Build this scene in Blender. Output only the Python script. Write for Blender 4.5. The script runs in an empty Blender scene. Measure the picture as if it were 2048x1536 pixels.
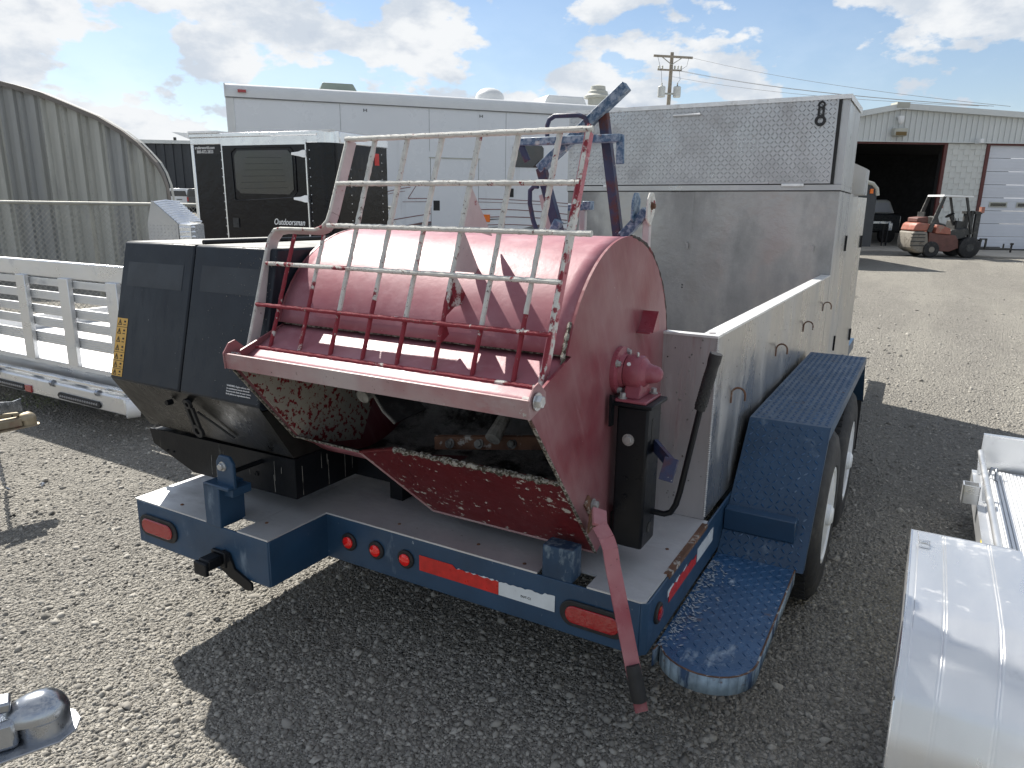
import bpy, bmesh, math, random
import numpy as np
from mathutils import Vector, Matrix
random.seed(7); rng = np.random.default_rng(7)
S = bpy.context.scene
COL = S.collection
R = math.radians

# ------------------------------------------------------------------ camera
cam_d = bpy.data.cameras.new('camera'); cam = bpy.data.objects.new('camera', cam_d); COL.objects.link(cam)
cam_d.sensor_width = 36.0; cam_d.lens = 1442.6 / 2048 * 36.0
cam_d.clip_start = 0.05; cam_d.clip_end = 2000
RW = Matrix(((0.86704, -0.13739, 0.47889), (0.49810, 0.21105, -0.84104), (0.01448, 0.96775, 0.25143)))
cam.matrix_world = Matrix.Translation((0, 0, 1.68)) @ RW.to_quaternion().to_matrix().to_4x4()
S.camera = cam
# ------------------------------------------------------------------ sun, sky, exposure
SHADOW = Vector((0.90, -0.38, -1.0))
sun_d = bpy.data.lights.new('sun', 'SUN'); sun_d.energy = 5.0; sun_d.angle = R(0.53); sun_d.color = (1.0, 0.955, 0.88)
sun = bpy.data.objects.new('sun', sun_d); COL.objects.link(sun); sun.location = (0, 0, 20)
sun.rotation_euler = SHADOW.to_track_quat('-Z', 'Y').to_euler()
W = bpy.data.worlds.new('World'); S.world = W; W.use_nodes = True
def world():
    nt = W.node_tree; N = nt.nodes; L = nt.links; N.clear()
    out = N.new('ShaderNodeOutputWorld')
    sky = N.new('ShaderNodeTexSky'); sky.sky_type = 'NISHITA'; sky.sun_disc = False
    sky.sun_elevation = math.atan2(1.0, math.hypot(0.90, 0.38)); sky.sun_rotation = math.atan2(-0.90, 0.38)
    sky.air_density = 1.0; sky.dust_density = 0.5; sky.ozone_density = 2.6; sky.altitude = 150
    b1 = N.new('ShaderNodeBackground'); b1.inputs[1].default_value = 0.072
    L.new(sky.outputs[0], b1.inputs[0])
    tc = N.new('ShaderNodeTexCoord'); mp = N.new('ShaderNodeMapping'); mp.inputs['Scale'].default_value = (1, 1, 2.0)
    mp.inputs['Location'].default_value = (2.35, 1.9, 0.4)
    L.new(tc.outputs['Generated'], mp.inputs[0])
    def noise(sc, det, rough, dist=0.0):
        n = N.new('ShaderNodeTexNoise'); n.inputs['Scale'].default_value = sc; n.inputs['Detail'].default_value = det
        n.inputs['Roughness'].default_value = rough; n.inputs['Distortion'].default_value = dist
        L.new(mp.outputs[0], n.inputs['Vector']); return n
    def rr(src, a, b, c=0.0, d=1.0):
        m = N.new('ShaderNodeMapRange'); m.interpolation_type = 'SMOOTHSTEP'
        for i, v in zip((1, 2, 3, 4), (a, b, c, d)): m.inputs[i].default_value = v
        L.new(src, m.inputs[0]); return m.outputs[0]
    n1 = noise(6.6, 12, 0.54, 0.0)
    mask = rr(n1.outputs[0], 0.470, 0.520)
    n2 = noise(7.5, 8, 0.6)
    shade = rr(n2.outputs[0], 0.38, 0.60)
    core = rr(n1.outputs[0], 0.60, 0.72, 0.0, 0.7)
    m1 = N.new('ShaderNodeMix'); m1.data_type = 'RGBA'; m1.inputs[6].default_value = (0.60, 0.66, 0.74, 1); m1.inputs[7].default_value = (0.86, 0.88, 0.90, 1)
    L.new(shade, m1.inputs[0])
    m2 = N.new('ShaderNodeMix'); m2.data_type = 'RGBA'; m2.inputs[7].default_value = (0.47, 0.54, 0.65, 1)
    L.new(core, m2.inputs[0]); L.new(m1.outputs[2], m2.inputs[6])
    b2 = N.new('ShaderNodeBackground'); b2.inputs[1].default_value = 0.60; L.new(m2.outputs[2], b2.inputs[0])
    # thin veil of haze low over the horizon, all round
    sx = N.new('ShaderNodeSeparateXYZ'); L.new(tc.outputs['Generated'], sx.inputs[0])
    veil = rr(sx.outputs[2], 0.0, 0.30, 0.34, 0.03)
    mm = N.new('ShaderNodeMath'); mm.operation = 'MAXIMUM'; L.new(mask, mm.inputs[0]); L.new(veil, mm.inputs[1])
    mx = N.new('ShaderNodeMixShader'); L.new(mm.outputs[0], mx.inputs[0]); L.new(b1.outputs[0], mx.inputs[1]); L.new(b2.outputs[0], mx.inputs[2])
    L.new(mx.outputs[0], out.inputs[0])
world()
vs = S.view_settings; vs.view_transform = 'Standard'; vs.look = 'None'; vs.gamma = 1.0; vs.use_curve_mapping = False; vs.exposure = 0.84
S.render.engine = 'CYCLES'; S.cycles.use_denoising = True; S.cycles.max_bounces = 6; S.cycles.sample_clamp_indirect = 6

# ------------------------------------------------------------------ materials
class NT:
    def __init__(s, name):
        s.m = bpy.data.materials.new(name); s.m.use_nodes = True; s.n = s.m.node_tree.nodes; s.l = s.m.node_tree.links
        s.b = s.n['Principled BSDF']; s.tc = s.n.new('ShaderNodeTexCoord').outputs['Object']
    def vec(s, scale=(1, 1, 1), loc=(0, 0, 0), rot=(0, 0, 0)):
        src = s.tc
        if any(rot):
            q = s.n.new('ShaderNodeMapping'); q.inputs['Rotation'].default_value = rot; s.l.new(src, q.inputs[0]); src = q.outputs[0]
        m = s.n.new('ShaderNodeMapping'); m.inputs['Scale'].default_value = scale; m.inputs['Location'].default_value = loc
        s.l.new(src, m.inputs[0]); return m.outputs[0]
    def noise(s, scale, detail=5, rough=.6, stretch=(1, 1, 1), loc=(0, 0, 0), dist=0, rot=(0, 0, 0)):
        n = s.n.new('ShaderNodeTexNoise'); n.inputs['Scale'].default_value = scale; n.inputs['Detail'].default_value = detail
        n.inputs['Roughness'].default_value = rough; n.inputs['Distortion'].default_value = dist
        s.l.new(s.vec(stretch, loc, rot), n.inputs['Vector']); return n.outputs[0]
    def voro(s, scale, stretch=(1, 1, 1), feat='F1', out=0, loc=(0, 0, 0)):
        n = s.n.new('ShaderNodeTexVoronoi'); n.feature = feat; n.inputs['Scale'].default_value = scale
        s.l.new(s.vec(stretch, loc), n.inputs['Vector']); return n.outputs[out]
    def rng(s, src, a, b, c=0., d=1.):
        m = s.n.new('ShaderNodeMapRange')
        for i, v in zip((1, 2, 3, 4), (a, b, c, d)): m.inputs[i].default_value = v
        s.l.new(src, m.inputs[0]); return m.outputs[0]
    def math(s, op, a, b):
        m = s.n.new('ShaderNodeMath'); m.operation = op
        for i, v in enumerate((a, b)):
            if isinstance(v, (int, float)): m.inputs[i].default_value = v
            else: s.l.new(v, m.inputs[i])
        return m.outputs[0]
    def mix(s, f, a, b):
        m = s.n.new('ShaderNodeMix'); m.data_type = 'RGBA'
        for i, v in ((0, f), (6, a), (7, b)):
            if isinstance(v, (int, float)): m.inputs[i].default_value = v
            elif isinstance(v, tuple): m.inputs[i].default_value = (*v, 1)
            else: s.l.new(v, m.inputs[i])
        return m.outputs[2]
    def mixv(s, f, a, b):
        return s.math('ADD', s.math('MULTIPLY', f, b) if True else 0, s.math('MULTIPLY', s.math('SUBTRACT', 1.0, f), a))
    def set(s, k, v):
        i = s.b.inputs[k]
        if isinstance(v, (int, float)): i.default_value = v
        elif isinstance(v, tuple): i.default_value = (*v, 1) if len(v) == 3 else v
        else: s.l.new(v, i)
    def bump(s, h, strength=.3, dist=.01):
        b = s.n.new('ShaderNodeBump'); b.inputs['Strength'].default_value = strength; b.inputs['Distance'].default_value = dist
        s.l.new(h, b.inputs['Height']); s.l.new(b.outputs[0], s.b.inputs['Normal'])
def mat(name, base, rough=.5, metal=0., vary=.12, vscale=3., spots=(), bump=None, rvar=.1, spec=None, coat=0., sv=(1, 1, 1)):
    """plain painted or bare surface: base colour with mild variation, then patches of wear (colour, scale, lo, hi, detail, stretch[, rough])"""
    t = NT(name)
    n = t.noise(vscale, 6, .62, sv)
    dk = tuple(c * (1 - vary) for c in base); lt = tuple(min(1, c * (1 + vary)) for c in base)
    c = t.mix(t.rng(n, .3, .7), dk, lt)
    r = t.rng(t.noise(vscale * 2.3, 5, .6, sv, (3, 1, 2)), .3, .7, max(0, rough - rvar), min(1, rough + rvar))
    mt = None
    for i, sp in enumerate(spots):
        col, sc, lo, hi = sp[:4]; det = sp[4] if len(sp) > 4 else 6; st = sp[5] if len(sp) > 5 else (1, 1, 1); ro = sp[6] if len(sp) > 6 else .75
        f = t.rng(t.noise(sc, det, .65, st, (i * 3.1 + 1, i * 1.7, i * 2.3)), lo, hi)
        c = t.mix(f, c, col); r = t.mixv(f, r, ro)
        if metal: mt = t.math('MULTIPLY', t.math('SUBTRACT', 1.0, f), metal if mt is None else mt)
    t.set('Base Color', c); t.set('Roughness', r); t.set('Metallic', metal if mt is None else mt)
    if spec is not None: t.set('Specular IOR Level', spec)
    if coat: t.set('Coat Weight', coat); t.set('Coat Roughness', .12)
    if bump: t.bump(t.noise(bump[0], 6, .65), bump[1], bump[2] if len(bump) > 2 else .005)
    return t.m
M = {}
RUST = (.085, .038, .018); CRUST = (.46, .44, .39)
M['navy'] = mat('navy_paint', (.017, .052, .105), .42, 0, .2, 5, [((.24, .30, .36), 7, .60, .78, 8, (1, 1, .35)), ((.36, .40, .42), 60, .70, .76, 4, (1, 1, .6)), (RUST, 9, .72, .78, 9)], (40, .10))
M['navy_step'] = mat('navy_worn_step', (.030, .085, .180), .30, 0, .2, 6, [((.30, .37, .44), 13, .58, .70, 9, (1, .45, 1)), ((.14, .08, .045), 9, .63, .72, 9), ((.42, .38, .30), 30, .70, .76, 6)], (60, .15))
M['step_rust'] = mat('rusted_rim', (.10, .05, .03), .8, 0, .4, 30, [((.32, .36, .38), 30, .55, .6, 8)])
M['scuff'] = mat('dried_mortar_scuff', (.34, .38, .42), .85, 0, .25, 30)
M['step_edge'] = mat('worn_step_edge', (.20, .27, .33), .6, 0, .4, 12, [((.02, .05, .11), 14, .50, .58, 8, (1, 1, .2)), ((.07, .035, .02), 12, .64, .70, 8)], (60, .4))
M['lift_blue'] = mat('chipped_blue_paint', (.035, .085, .16), .45, 0, .25, 9, [((.26, .33, .40), 50, .44, .62, 9), ((.42, .45, .45), 22, .60, .66, 9), ((.10, .035, .02), 26, .62, .68, 9)], (60, .25))
M['navy_dusty'] = mat('dusty_navy_bracket', (.016, .045, .09), .6, 0, .2, 8, [((.20, .25, .28), 40, .50, .72, 9, (1, 1, .5)), (RUST, 20, .7, .75, 6)], (60, .15))
M['lift_dark'] = mat('rusty_blue_paint', (.022, .03, .075), .5, 0, .3, 9, [((.10, .03, .02), 11, .50, .66, 9), ((.4, .4, .38), 60, .68, .72, 6)], (60, .25))
M['deck'] = mat('bare_aluminium_deck', (.60, .61, .62), .45, .5, .10, 2.5, [((.33, .33, .33), 4, .50, .74, 9, (.6, 1, 1)), ((.20, .17, .14), 24, .68, .74, 5)], (120, .05))
M['alu_rear'] = mat('dull_aluminium_panel', (.38, .375, .36), .36, .8, .14, 1.6, [((.22, .218, .21), 1.8, .48, .66, 8, (1, 1, .5)), ((.46, .45, .43), 6, .62, .78, 8, (1, 1, .10))], (3.2, .35, .03), sv=(1, 1, .25))
M['alu'] = mat('brushed_aluminium', (.47, .47, .465), .31, .85, .08, 2.0, [((.43, .43, .43), 2.2, .5, .8, 8, (1, 1, .4)), ((.64, .63, .60), 7, .62, .80, 8, (1, 1, .10))], (4.0, .30, .02), sv=(1, 1, .25))
M['alu_pink'] = mat('stained_aluminium', (.44, .42, .42), .45, .6, .14, 6, [((.24, .15, .15), 5, .57, .66, 7, (1, 1, .10)), ((.55, .54, .53), 8, .55, .7, 8, (1, 1, .2))], (200, .08), sv=(1, 1, .2))
M['alu_rim'] = mat('worn_aluminium_rim', (.74, .74, .73), .45, .5, .1, 12, [((.45, .44, .42), 12, .55, .7, 8)], (150, .15))
M['tread'] = mat('tread_plate', (.46, .46, .46), .34, .85, .10, 2.5, [((.34, .34, .34), 3, .5, .75, 7), ((.30, .28, .26), 14, .66, .74, 7)], (200, .05))
M['seam'] = mat('dark_seam', (.02, .02, .02), .8)
M['weld'] = mat('weld_bead', (.62, .61, .58), .5, .5, .2, 40, bump=(90, .8, .004))
# red paint: chalky where it weathers, dust film
def red(name, base, film, famt, chips=0.0, dirt=.0, streak=(1, 1, 1), chipcol=(.42, .40, .36), rough=.38, ang=-28, csc=38):
    t = NT(name)
    c = t.mix(t.rng(t.noise(4, 7, .65), .3, .7), tuple(v * .72 for v in base), base)
    low = t.rng(t.noise(2.2, 4, .6, (1, 1, 1), (9, 1, 4)), .36, .66)
    c = t.mix(t.math('MULTIPLY', low, famt), c, film)
    st = t.noise(16, 7, .66, streak, (2, 5, 1), 0, (R(ang), 0, 0))
    c = t.mix(t.math('MULTIPLY', t.rng(st, .52, .72), famt * .75), c, film)
    r = t.rng(st, .3, .7, rough - .08, rough + .14)
    if chips:
        th = t.rng(t.noise(3.1, 4, .6, (1, 1, 1), (1, 2, 8)), .35, .65, 1 - chips + .06, 1 - chips - .05)
        n = t.noise(csc, 8, .66, (1, 1, 1), (4, 4, 1))
        f = t.rng(t.math('SUBTRACT', n, th), 0, .018)
        c = t.mix(f, c, chipcol); r = t.mixv(f, r, .8)
    if dirt:
        f = t.rng(t.noise(75, 8, .7, (1, 1, 1), (1, 7, 2)), 1 - dirt, 1 - dirt + .04)
        c = t.mix(f, c, (.07, .05, .035)); r = t.mixv(f, r, .8)
    sp = t.rng(t.noise(120, 5, .6, (1, 1, .6), (5, 5, 5)), .735, .75); c = t.mix(sp, c, (.62, .56, .53))
    sc = t.rng(t.noise(30, 6, .6, (1, 1, .10), (2, 8, 5), 0, (R(-35), 0, 0)), .72, .75); c = t.mix(t.math('MULTIPLY', sc, .55), c, (.55, .42, .42))
    ds = t.rng(t.noise(42, 6, .65, (1, 1, .5), (7, 2, 5)), .70, .73); c = t.mix(t.math('MULTIPLY', ds, .7), c, (.10, .03, .03))
    t.set('Specular IOR Level', .38)
    t.set('Base Color', c); t.set('Roughness', r); t.bump(t.math('ADD', t.noise(70, 6, .6), t.math('MULTIPLY', t.noise(6, 3, .5), 3.0)), .12, .004)
    return t.m
M['drum'] = red('faded_red_drum', (.31, .095, .12), (.43, .245, .275), .60, dirt=.29, streak=(.8, 1.2, .25), rough=.44)
M['plate_red'] = red('dusty_red_plate', (.20, .022, .038), (.29, .16, .165), .85, dirt=.29, streak=(1, 1.6, .12), rough=.36)
M['chute_red'] = red('chipped_red_chute', (.115, .006, .009), (.14, .02, .02), .35, chips=.385, dirt=.35, rough=.36)
M['lip_red'] = red('worn_pink_lip', (.33, .12, .13), (.38, .31, .30), 1.0, chips=.34, dirt=.36, streak=(.5, 1, 1), rough=.5, csc=22)
M['cheek'] = red('cream_cheek', (.36, .335, .28), (.42, .385, .33), .6, chips=.45, chipcol=(.18, .010, .015), rough=.55, csc=48)
M['housing_red'] = red('dark_red_housing', (.24, .012, .026), (.38, .18, .22), .45, dirt=.33, rough=.28)
M['crust'] = mat('mortar_crust', (.23, .225, .205), .9, 0, .35, 12, [((.035, .03, .027), 9, .5, .6, 9), ((.15, .02, .02), 5, .62, .66, 9)], (45, 1.0, .01))
M['crust_dark'] = mat('dark_mortar_lining', (.24, .235, .22), .85, 0, .4, 10, [((.02, .018, .016), 7, .48, .6, 9), ((.26, .25, .23), 24, .64, .72, 9)], (45, 1.0, .008))
M['rim_crust'] = mat('crumbly_rim', (.33, .31, .27), .9, 0, .3, 20, [((.05, .04, .025), 95, .44, .54, 9), ((.10, .03, .02), 12, .6, .66, 8)], (80, 1.0, .01))
M['black_rim'] = mat('tarry_rim', (.045, .035, .03), .7, 0, .4, 30, [((.30, .28, .25), 60, .62, .68, 8), ((.22, .02, .03), 14, .54, .6, 7)], (90, 1.0, .008))
def grate_mat(name, redlvl):
    t = NT(name)
    c = t.mix(t.rng(t.noise(40, 6, .6), .3, .7), (.50, .49, .45), (.66, .65, .60))
    f = t.rng(t.noise(9, 9, .68, (1, 1, 1), (3, 3, 3)), redlvl, redlvl + .03)
    c = t.mix(f, (.22, .018, .03), c)
    f2 = t.rng(t.noise(85, 6, .7), .60, .65); c = t.mix(f2, c, (.12, .085, .07)); f3 = t.rng(t.noise(26, 9, .7, (1, 1, 1), (8, 1, 1)), .63, .65); c = t.mix(f3, c, (.20, .02, .03) if redlvl < .5 else (.45, .43, .39))
    t.set('Base Color', c); t.set('Roughness', .75); t.bump(t.noise(230, 5, .7), 1.0, .0025); return t.m
M['grate_white'] = grate_mat('cement_coated_bar', .34)
M['grate_mid'] = grate_mat('half_coated_bar', .47)
M['grate_red'] = grate_mat('red_bar_with_cement', .585)
M['handle_pink'] = red('faded_handle', (.30, .045, .065), (.42, .22, .23), .9, chips=.30, dirt=.36, streak=(1, 1, .3), rough=.5)
M['grate_flat'] = mat('dusty_pink_flat_bar', (.48, .43, .42), .7, 0, .15, 10, [((.24, .02, .035), 9, .62, .65, 9), ((.08, .05, .04), 50, .66, .70, 8)], (100, .3))
M['bar_right'] = mat('peeling_side_bar', (.44, .15, .17), .6, 0, .2, 10, [((.60, .58, .54), 8, .52, .55, 9), ((.22, .015, .03), 11, .60, .62, 9), ((.06, .05, .04), 60, .62, .66, 8)], (100, .35))
M['black'] = mat('black_paint', (.007, .008, .010), .36, 0, .3, 6, [((.16, .15, .14), 40, .70, .76, 6, (1, 1, .12)), ((.09, .04, .02), 8, .74, .78, 8)], (60, .08), spec=.22)
M['black_tray'] = mat('splashed_black_steel', (.006, .007, .009), .40, 0, .3, 8, [((.20, .19, .16), 34, .65, .74, 5, (1, 1, .05)), ((.10, .055, .03), 10, .70, .76, 8)], (60, .15), spec=.22)
M['cover'] = mat('charcoal_engine_cover', (.012, .016, .023), .42, 0, .15, 2.5, [((.030, .036, .044), 30, .50, .78, 5, (1, 1, .06)), ((.30, .30, .30), 70, .735, .755, 3)], (150, .05), spec=.3)
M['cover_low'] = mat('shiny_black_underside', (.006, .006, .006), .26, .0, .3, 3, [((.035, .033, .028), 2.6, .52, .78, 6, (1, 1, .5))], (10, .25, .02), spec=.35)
M['cover_top'] = mat('dusty_cover_top', (.20, .20, .19), .6, 0, .2, 5, [((.42, .41, .38), 5, .45, .7, 8)])
M['cover_ghost'] = mat('faded_sticker_ghost', (.0155, .019, .0245), .5, 0, .1)
M['rubber'] = mat('black_rubber', (.014, .014, .015), .62, 0, .25, 20, [((.06, .06, .06), 10, .60, .75, 6)], (90, .2))
M['tyre'] = mat('tyre_rubber', (.022, .022, .023), .75, 0, .3, 12, [((.09, .085, .075), 8, .55, .75, 8)], (60, .3))
M['zinc'] = mat('zinc_bolt', (.55, .56, .56), .35, .9, .15, 30, [((.30, .27, .24), 30, .55, .7)])
M['dullzinc'] = mat('dusty_bolt', (.36, .35, .34), .55, .5, .2, 30)
M['rust'] = mat('rusty_steel', (.13, .062, .035), .8, 0, .4, 12, [((.40, .38, .34), 20, .56, .62, 8)], (60, .7))
M['wood'] = mat('old_wood_block', (.16, .11, .045), .8)
def lens(name, col):
    t = NT(name); v = t.voro(140); c = t.mix(t.rng(v, 0, .7), tuple(x * 1.15 for x in col), col)
    t.set('Base Color', c); t.set('Roughness', .12); t.set('Coat Weight', .6); t.bump(v, .12, .002); return t.m
M['lens'] = lens('red_lens', (.30, .004, .008)); M['lens_led'] = lens('red_led_lens', (.75, .010, .008))
M['grey_lens'] = lens('smoked_led_lens', (.22, .22, .23))
M['amber'] = mat('amber_marker', (.75, .16, .01), .25)
M['tape_red'] = mat('red_reflective_tape', (.52, .018, .014), .35, 0, .2, 30); M['tape_white'] = mat('white_reflective_tape', (.62, .66, .68), .35, 0, .06, 20)
M['white'] = mat('white_paint', (.74, .75, .75), .4, 0, .05, 2, [((.45, .44, .41), 10, .68, .76, 7)], coat=.2)
M['rv_white'] = mat('white_gelcoat', (.66, .68, .71), .28, 0, .04, .6, [((.45, .46, .47), 2.2, .60, .8, 7, (1, 1, .12))], coat=.4)
M['rv_trim'] = mat('pale_roof_trim', (.62, .63, .63), .4, 0, .05)
M['rv_line'] = mat('maroon_stripe', (.16, .05, .05), .4); M['rv_grey'] = mat('grey_swoosh', (.14, .145, .15), .4)
M['vent'] = mat('weathered_plastic', (.42, .42, .37), .6, 0, .12)
M['vent_green'] = mat('grey_green_vent', (.20, .24, .21), .5, 0, .1)
M['glass'] = mat('dark_glass', (.012, .014, .016), .06, 0, .1, spec=.8)
M['gloss_black'] = mat('gloss_black_skin', (.003, .0035, .006), .10, 0, .2, 1.2, bump=(2.2, .25, .03), spec=.28)
M['chrome'] = mat('bright_aluminium_trim', (.78, .79, .80), .22, .9, .06)
M['galv'] = mat('galvanised_steel', (.36, .38, .41), .24, .95, .2, 8, [((.30, .31, .33), 7, .5, .7, 7)])
M['gold_zinc'] = mat('dull_gold_zinc', (.32, .27, .19), .5, .6, .3, 8, [((.20, .10, .07), 6, .55, .68, 7)])
M['ramp'] = mat('extruded_aluminium', (.68, .69, .70), .34, .8, .06, 3, [((.5, .5, .5), 6, .6, .75, 6)], sv=(.3, 1, 1))
M['ramp_w'] = mat('mill_aluminium_floor', (.76, .77, .78), .5, .35, .05, 3)
M['fender_alu'] = mat('scuffed_aluminium_fender', (.72, .73, .74), .33, .88, .06, 3, [((.52, .52, .52), 5, .60, .76, 9), ((.42, .41, .40), 16, .69, .76, 8)], (250, .05), sv=(1, .25, .25))
M['sticker_y'] = mat('yellow_warning_label', (.62, .36, .07), .5, 0, .08); M['ink'] = mat('black_ink', (.01, .01, .01), .6)
M['sticker_w'] = mat('white_lettering', (.72, .73, .73), .5)
M['yellow'] = mat('yellow_sticker', (.70, .58, .08), .5)
M['quonset'] = mat('weathered_galvanised_panel', (.38, .38, .35), .55, .25, .14, 1.2, [((.50, .50, .46), 2.5, .48, .7, 8, (1, 1, .12)), ((.26, .26, .26), 3, .58, .72, 8, (1, 1, .2))], (30, .08), sv=(1, 1, .15))
M['quonset_dk'] = mat('weathered_galvanised_dark', (.30, .305, .30), .55, .25, .14, 1.2, [((.28, .28, .26), 2.5, .5, .7, 8, (1, 1, .12))], sv=(1, 1, .15))
M['quonset_edge'] = mat('brownish_roof_edge', (.17, .155, .14), .8)
M['dkmetal'] = mat('dark_grey_siding', (.035, .040, .047), .5, 0, .1)
M['siding'] = mat('pale_metal_siding', (.58, .60, .59), .5, 0, .06, .6, [((.42, .43, .42), 1.5, .58, .75, 7, (1, 1, .15))])
M['block'] = mat('painted_block', (.62, .63, .60), .75, 0, .08, 1.6, [((.46, .45, .42), 1.2, .58, .75, 8)], (20, .3))
M['door_panel'] = mat('white_door_panel', (.62, .64, .69), .4, 0, .05, .8)
M['maroon'] = mat('maroon_trim', (.10, .025, .022), .55)
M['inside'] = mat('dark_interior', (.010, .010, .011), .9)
M['concrete'] = mat('concrete_apron', (.42, .385, .33), .85, 0, .12, .4, [((.25, .23, .20), .8, .55, .7, 8)], (9, .2))
M['orange'] = mat('faded_orange_paint', (.33, .12, .085), .5, 0, .2, 6, [((.30, .25, .20), 6, .55, .68, 8)])
M['counterweight'] = mat('dusty_counterweight', (.22, .20, .17), .7, 0, .2, 6, [((.12, .10, .08), 7, .55, .65, 8)])
M['fl_grey'] = mat('dark_grey_machine', (.035, .037, .037), .5, 0, .3, 8, [((.12, .11, .10), 8, .55, .7)])
M['fl_red'] = mat('dusty_maroon_panel', (.13, .055, .045), .6, 0, .2, 6)
M['pole'] = mat('weathered_pole', (.24, .21, .17), .85, 0, .15, 2, sv=(4, 4, .3))
M['transformer'] = mat('grey_transformer', (.44, .45, .44), .5)
M['wire'] = mat('power_line', (.08, .08, .08), .6)
M['fence'] = mat('galvanised_fence', (.34, .34, .31), .5, .5, .15)
M['car_white'] = mat('white_car_paint', (.70, .72, .74), .25, 0, .03, coat=.5); M['car_dark'] = mat('charcoal_car_paint', (.05, .055, .06), .3, 0, .05, coat=.5)
M['grass'] = mat('short_grass', (.26, .36, .04), .7, 0, .4, 30)
M['paint_white_old'] = M['alu_rim']

# ground material: packed limestone chip
def ground_mat():
    t = NT('packed_gravel')
    v1 = t.voro(55, out=1); v1d = t.voro(55, out=0); v2 = t.voro(140, out=1, loc=(3, 1, 0)); v2d = t.voro(140, out=0, loc=(3, 1, 0))
    sep = t.n.new('ShaderNodeSeparateColor'); t.l.new(v1, sep.inputs[0]); a = sep.outputs[0]
    sep2 = t.n.new('ShaderNodeSeparateColor'); t.l.new(v2, sep2.inputs[0]); b = sep2.outputs[0]
    c = t.mix(a, (.155, .146, .131), (.38, .36, .32)); c2 = t.mix(b, (.125, .118, .106), (.40, .38, .34))
    c = t.mix(.5, c, c2)
    c = t.mix(t.rng(t.noise(.55, 6, .6), .35, .68, 0, .4), c, (.20, .19, .17))
    c = t.mix(t.rng(t.noise(5, 8, .7), .45, .75, 0, .35), c, (.34, .32, .28))
    tr_ = t.rng(t.noise(.9, 5, .6, (1, .16, 1), (4, 2, 0), .4), .44, .60, 0, .35); c = t.mix(tr_, c, (.39, .37, .32))
    oil = t.rng(t.noise(1.3, 4, .55, (1, 1, 1), (11, 3, 0)), .68, .76, 0, .45); c = t.mix(oil, c, (.13, .12, .105))
    h = t.math('ADD', t.math('MULTIPLY', v1d, -1.0), t.math('MULTIPLY', v2d, -.45))
    h = t.math('ADD', h, t.math('MULTIPLY', t.noise(9, 6, .6), 1.2))
    t.set('Base Color', c); t.set('Roughness', .95); t.set('Specular IOR Level', .2); t.bump(h, 1.0, .026); return t.m
M['ground'] = ground_mat()
def stone_mat():
    t = NT('gravel_stone'); g = t.n.new('ShaderNodeNewGeometry')
    c = t.mix(g.outputs['Random Per Island'], (.135, .127, .115), (.42, .398, .355)); c = t.mix(t.rng(t.noise(90, 4, .6), .3, .8, 0, .5), c, (.22, .21, .185))
    t.set('Base Color', c); t.set('Roughness', .9); t.set('Specular IOR Level', .25); return t.m
M['stone'] = stone_mat()

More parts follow.
